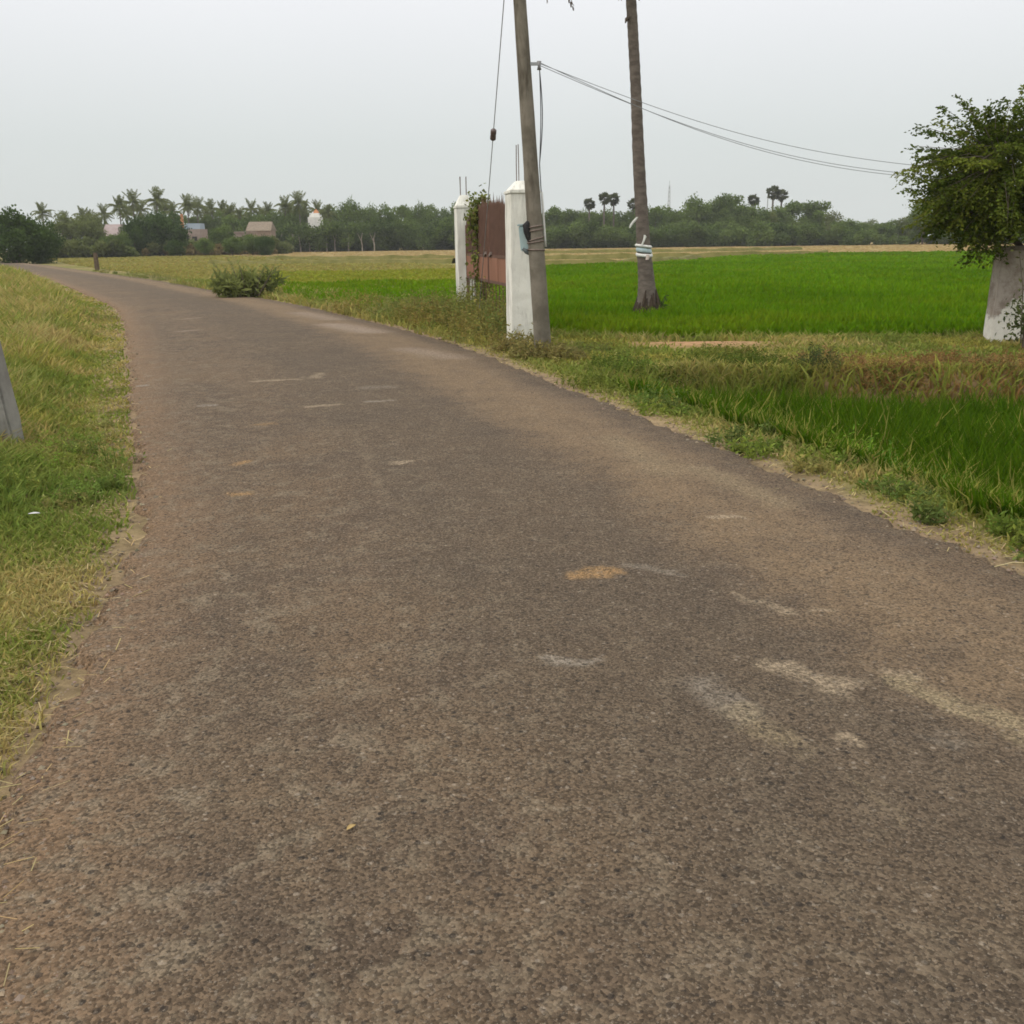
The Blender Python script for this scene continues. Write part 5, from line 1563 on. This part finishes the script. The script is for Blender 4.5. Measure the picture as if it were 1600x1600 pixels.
# ------------------------------------------------------------------ wall stub and leafy tree at the right
def stub_mat():
    t = NT('peeling_whitewash')
    sep = t.n('ShaderNodeSeparateXYZ'); t.l(t.tc.outputs['Object'], sep.inputs[0])
    nz = t.noise(2.6, 6, .7, dist=.5)
    hgt = t.math('ADD', sep.outputs['Z'], t.math('MULTIPLY', t.math('SUBTRACT', nz, .5), 1.3))
    hgt = t.math('SUBTRACT', hgt, t.math('MULTIPLY', sep.outputs['X'], .9))
    f = t.rng(hgt, .66, .78)
    wcol = t.mix(t.rng(t.noise(5, 5, .7), .4, .65), (.80, .77, .70), (.70, .67, .61))
    bcol = t.mix(t.rng(t.noise(4, 6, .75), .38, .62), (.29, .235, .20), (.47, .41, .36))
    cc = t.mix(f, wcol, bcol)
    t.bump(t.noise(18, 6, .75), .5, .02)
    return t.base(cc, .93, .12)
b = ground(1549, 531); D = b[1]
zt_ = at(1563, 392, D)[2] + .06
W_ = .78
root = tag(empty('wall_stub', (b[0] + W_ / 2 + .02, D + .16, -.06), math.radians(-6)), 'stub of a peeling whitewashed wall below the leafy right tree', 'wall')
V, F = [], []
rj = random.Random(8)
for i in range(9):
    z = zt_ * i / 8
    ins_ = .045 * (i / 8)
    for (sx, sy) in ((-W_ / 2 + ins_ * .6, -.16), (W_ / 2, -.16), (W_ / 2, .16), (-W_ / 2 + ins_ * .6, .16)):
        V.append((sx + rj.uniform(-.006, .006), sy + rj.uniform(-.006, .006), z))
for i in range(8):
    for k_ in range(4): F.append((i * 4 + k_, i * 4 + (k_ + 1) % 4, (i + 1) * 4 + (k_ + 1) % 4, (i + 1) * 4 + k_))
F.append((3, 2, 1, 0)); F.append((32, 33, 34, 35))
MB().add(V, F).build('wall_body', stub_mat(), root, bevel=.012)
MB().box((.02, 0, zt_ + .035), (W_ + .0, .36, .06)).build('coping', mottled('brown_coping', (.17, .14, .12), (.27, .23, .20), 5, bump=.5), root, bevel=.012)

# leafy tree: limbs, then sprays of small pinnate leaves
rgt = np.random.default_rng(303)
TY = 14.3
c0 = at(1640, 300, TY)
root = tag(empty('leafy_tree', (c0[0], TY, -.05)), 'leafy green tree with layered sprays above the peeling wall stub', 'tree')
org = np.array((c0[0], TY, -.05))
m_ = MB()
tp = [(0, .35, -.3), (.05, .3, .6), (-.02, .15, 1.2), (.0, .05, 1.8)]
m_.tube(tp, [.13, .11, .10, .085], 10, jit=.06)
P_, Dd, Tt = [], [], []
sprays = []
# spray tips seen in the photograph along the outline
outline = [(1405, 268), (1415, 276), (1440, 245), (1430, 228), (1448, 205), (1437, 196), (1470, 190), (1475, 168), (1502, 157), (1512, 160), (1535, 172), (1555, 165), (1580, 160), (1598, 140), (1450, 292),
           (1470, 305), (1500, 318), (1440, 258), (1428, 262), (1455, 312), (1480, 330), (1500, 345), (1510, 398), (1520, 405), (1535, 400), (1545, 390), (1560, 398), (1490, 358), (1620, 135), (1650, 130), (1690, 140)]
for (x, y) in outline:
    sprays.append((at(x, y, TY + rgt.uniform(-.5, .5)) - org, 1.0))
for _ in range(620):
    d = rgt.normal(size=3); d /= np.linalg.norm(d)
    if d[2] < -.75: continue
    q = np.array((0, 0, c0[2] + .1)) + d * np.array((2.0, 1.9, 1.25)) * rgt.uniform(.5, 1.0)
    if q[2] < 1.05: continue
    sprays.append((q, .9))
limbs = []
for i in range(11):
    a = 2 * PI * i / 11 + rgt.uniform(-.2, .2)
    e_ = rgt.uniform(.15, 1.0)
    tip = np.array((math.cos(a) * math.cos(e_) * 1.2, math.sin(a) * math.cos(e_) * 1.2, 1.6 + math.sin(e_) * 1.3))
    st = np.array(tp[2 + i % 2])
    md = (st + tip) / 2 + np.array((0, 0, .12))
    limbs.append((st, md, tip))
    m_.tube([tuple(st), tuple(md), tuple(tip)], [.05, .035, .018], 7)
for (tip, s_) in sprays:
    # nearest limb point as the foot of the spray
    cand = [st * (1 - t) ** 2 + 2 * md * t * (1 - t) + tp_ * t * t for (st, md, tp_) in limbs for t in (.5, .75, 1.0)]
    cand = [c_ for c_ in cand if np.linalg.norm(c_[:2]) < np.linalg.norm(tip[:2]) + .3] or cand
    foot = min(cand, key=lambda c_: np.linalg.norm(c_ - tip))
    mid_ = (foot + tip) / 2 + np.array((0, 0, .10)) + rgt.normal(size=3) * .04
    m_.tube([tuple(foot), tuple(mid_), tuple(tip)], [.010, .006, .002], 5)
    dirn = tip - mid_; dn = np.linalg.norm(dirn); dirn /= max(dn, 1e-6)
    light = rgt.random()
    nlf = 13
    for j in range(nlf):
        t = .30 + .70 * j / (nlf - 1)
        q = foot * (1 - t) ** 2 + 2 * mid_ * t * (1 - t) + tip * t * t
        side = np.cross(dirn, (0, 0, 1)); side /= max(np.linalg.norm(side), 1e-6)
        for sg in (-1, 1):
            ld = dirn * rgt.uniform(.3, .9) + side * sg * rgt.uniform(.5, 1) + np.array((0, 0, rgt.uniform(-.45, .15)))
            ld /= np.linalg.norm(ld)
            ll = rgt.uniform(.11, .21)
            for k_ in range(7):
                u_ = (k_ + 1) / 7
                P_.append(q + ld * ll * u_ + np.array((0, 0, -.03 * u_ * u_)))
                lat = np.cross(ld, (0, 0, 1)) * (1 if k_ % 2 else -1)
                Dd.append(ld * .6 + lat * .8 + np.array((0, 0, -.15)))
                Tt.append(light)
m_.build('trunk', BARK, root, True)
P_, Dd, Tt = np.array(P_), np.array(Dd), np.array(Tt)
V = leaf_quads(P_, .056, .27, rgt, dirs=Dd)
tint = mixc((.046, .074, .011), (.185, .215, .030), np.clip(Tt * .75 + .25 * rgt.random(len(P_)), 0, 1) ** 1.45)
np_mesh('crown', V, np.arange(len(V)).reshape(-1, 4), None, LEAF, np.repeat(jitter(tint, rgt, .18), 4, axis=0), root)

# low plant in front of the wall stub
shr = shrub('shrub', 1600, 545, 34, 118, 420, .075, (.05, .08, .02), (.13, .14, .045), 'thin leafy shoot in front of the peeling wall stub', 71, 3)

# ------------------------------------------------------------------ small litter on the road and verge
def flat_leaf(name, px, py, ln, wd, ang, mat_, label, cat):
    b = ground(px, py, .03)
    V, F = [], []
    N_ = 7
    for i in range(N_):
        t = i / (N_ - 1); ww = wd * math.sin(PI * (0.06 + .9 * t)) ** .8
        x = (t - .5) * ln; z = .003 * math.sin(PI * t) + .001
        V += [(x, -ww / 2, z + .004), (x, 0, z), (x, ww / 2, z + .003), (x, 0, z + .0015)]
    for i in range(N_ - 1):
        a, c_ = i * 4, (i + 1) * 4
        F += [(a, a + 1, c_ + 1, c_), (a + 1, a + 2, c_ + 2, c_ + 1), (a + 2, a + 3, c_ + 3, c_ + 2), (a + 3, a, c_, c_ + 3)]
    o = MB().add(V, F).build(name, mat_, None, True, loc=(b[0], b[1], b[2] - .004))
    o.rotation_euler = (0, 0, ang)
    return tag(o, label, cat)
DRYL = mottled('dry_leaf', (.36, .25, .10), (.45, .33, .15), 40, .8, .2, .2)
flat_leaf('dry_leaf', 549, 1292, .030, .018, .9, DRYL, 'small yellow dry leaf lying on the lower left asphalt', 'leaf')
flat_leaf('dry_leaf', 1261, 1458, .026, .020, .3, DRYL, 'small yellow dry leaf lying on the lower right asphalt', 'leaf')
LIT = mottled('white_litter', (.6, .6, .58), (.7, .7, .68), 20, .7, .3, .3)
flat_leaf('paper_scrap', 57, 827, .06, .04, .2, LIT, 'white paper scrap lying in the left verge grass', 'paper scrap').location.z += .09
STR = mottled('straw', (.45, .38, .2), (.55, .46, .26), 30, .8, .2, .1)
b = ground(1590, 889)
o = MB().tube([(b[0] - .12, b[1] - .02, .02), (b[0] - .02, b[1] + .01, .03), (b[0] + .12, b[1], .022)], .003, 5).build('straw_stalk', STR, None, True)
tag(o, 'pale straw stalk lying across the right road edge', 'straw')

# ------------------------------------------------------------------ haze
mh = bpy.data.materials.new('haze_air'); mh.use_nodes = True
nt = mh.node_tree; nt.nodes.clear()
ho = nt.nodes.new('ShaderNodeOutputMaterial'); hv = nt.nodes.new('ShaderNodeVolumePrincipled')
hv.inputs['Color'].default_value = (0.93, 0.95, 0.97, 1)
hv.inputs['Density'].default_value = 0.00036
nt.links.new(hv.outputs['Volume'], ho.inputs['Volume'])
hz = MB().box((0, 200, 9.5), (1250, 760, 23)).build('haze', mh)
hz['kind'] = 'stuff'; hz['label'] = 'thin pale haze over the fields'
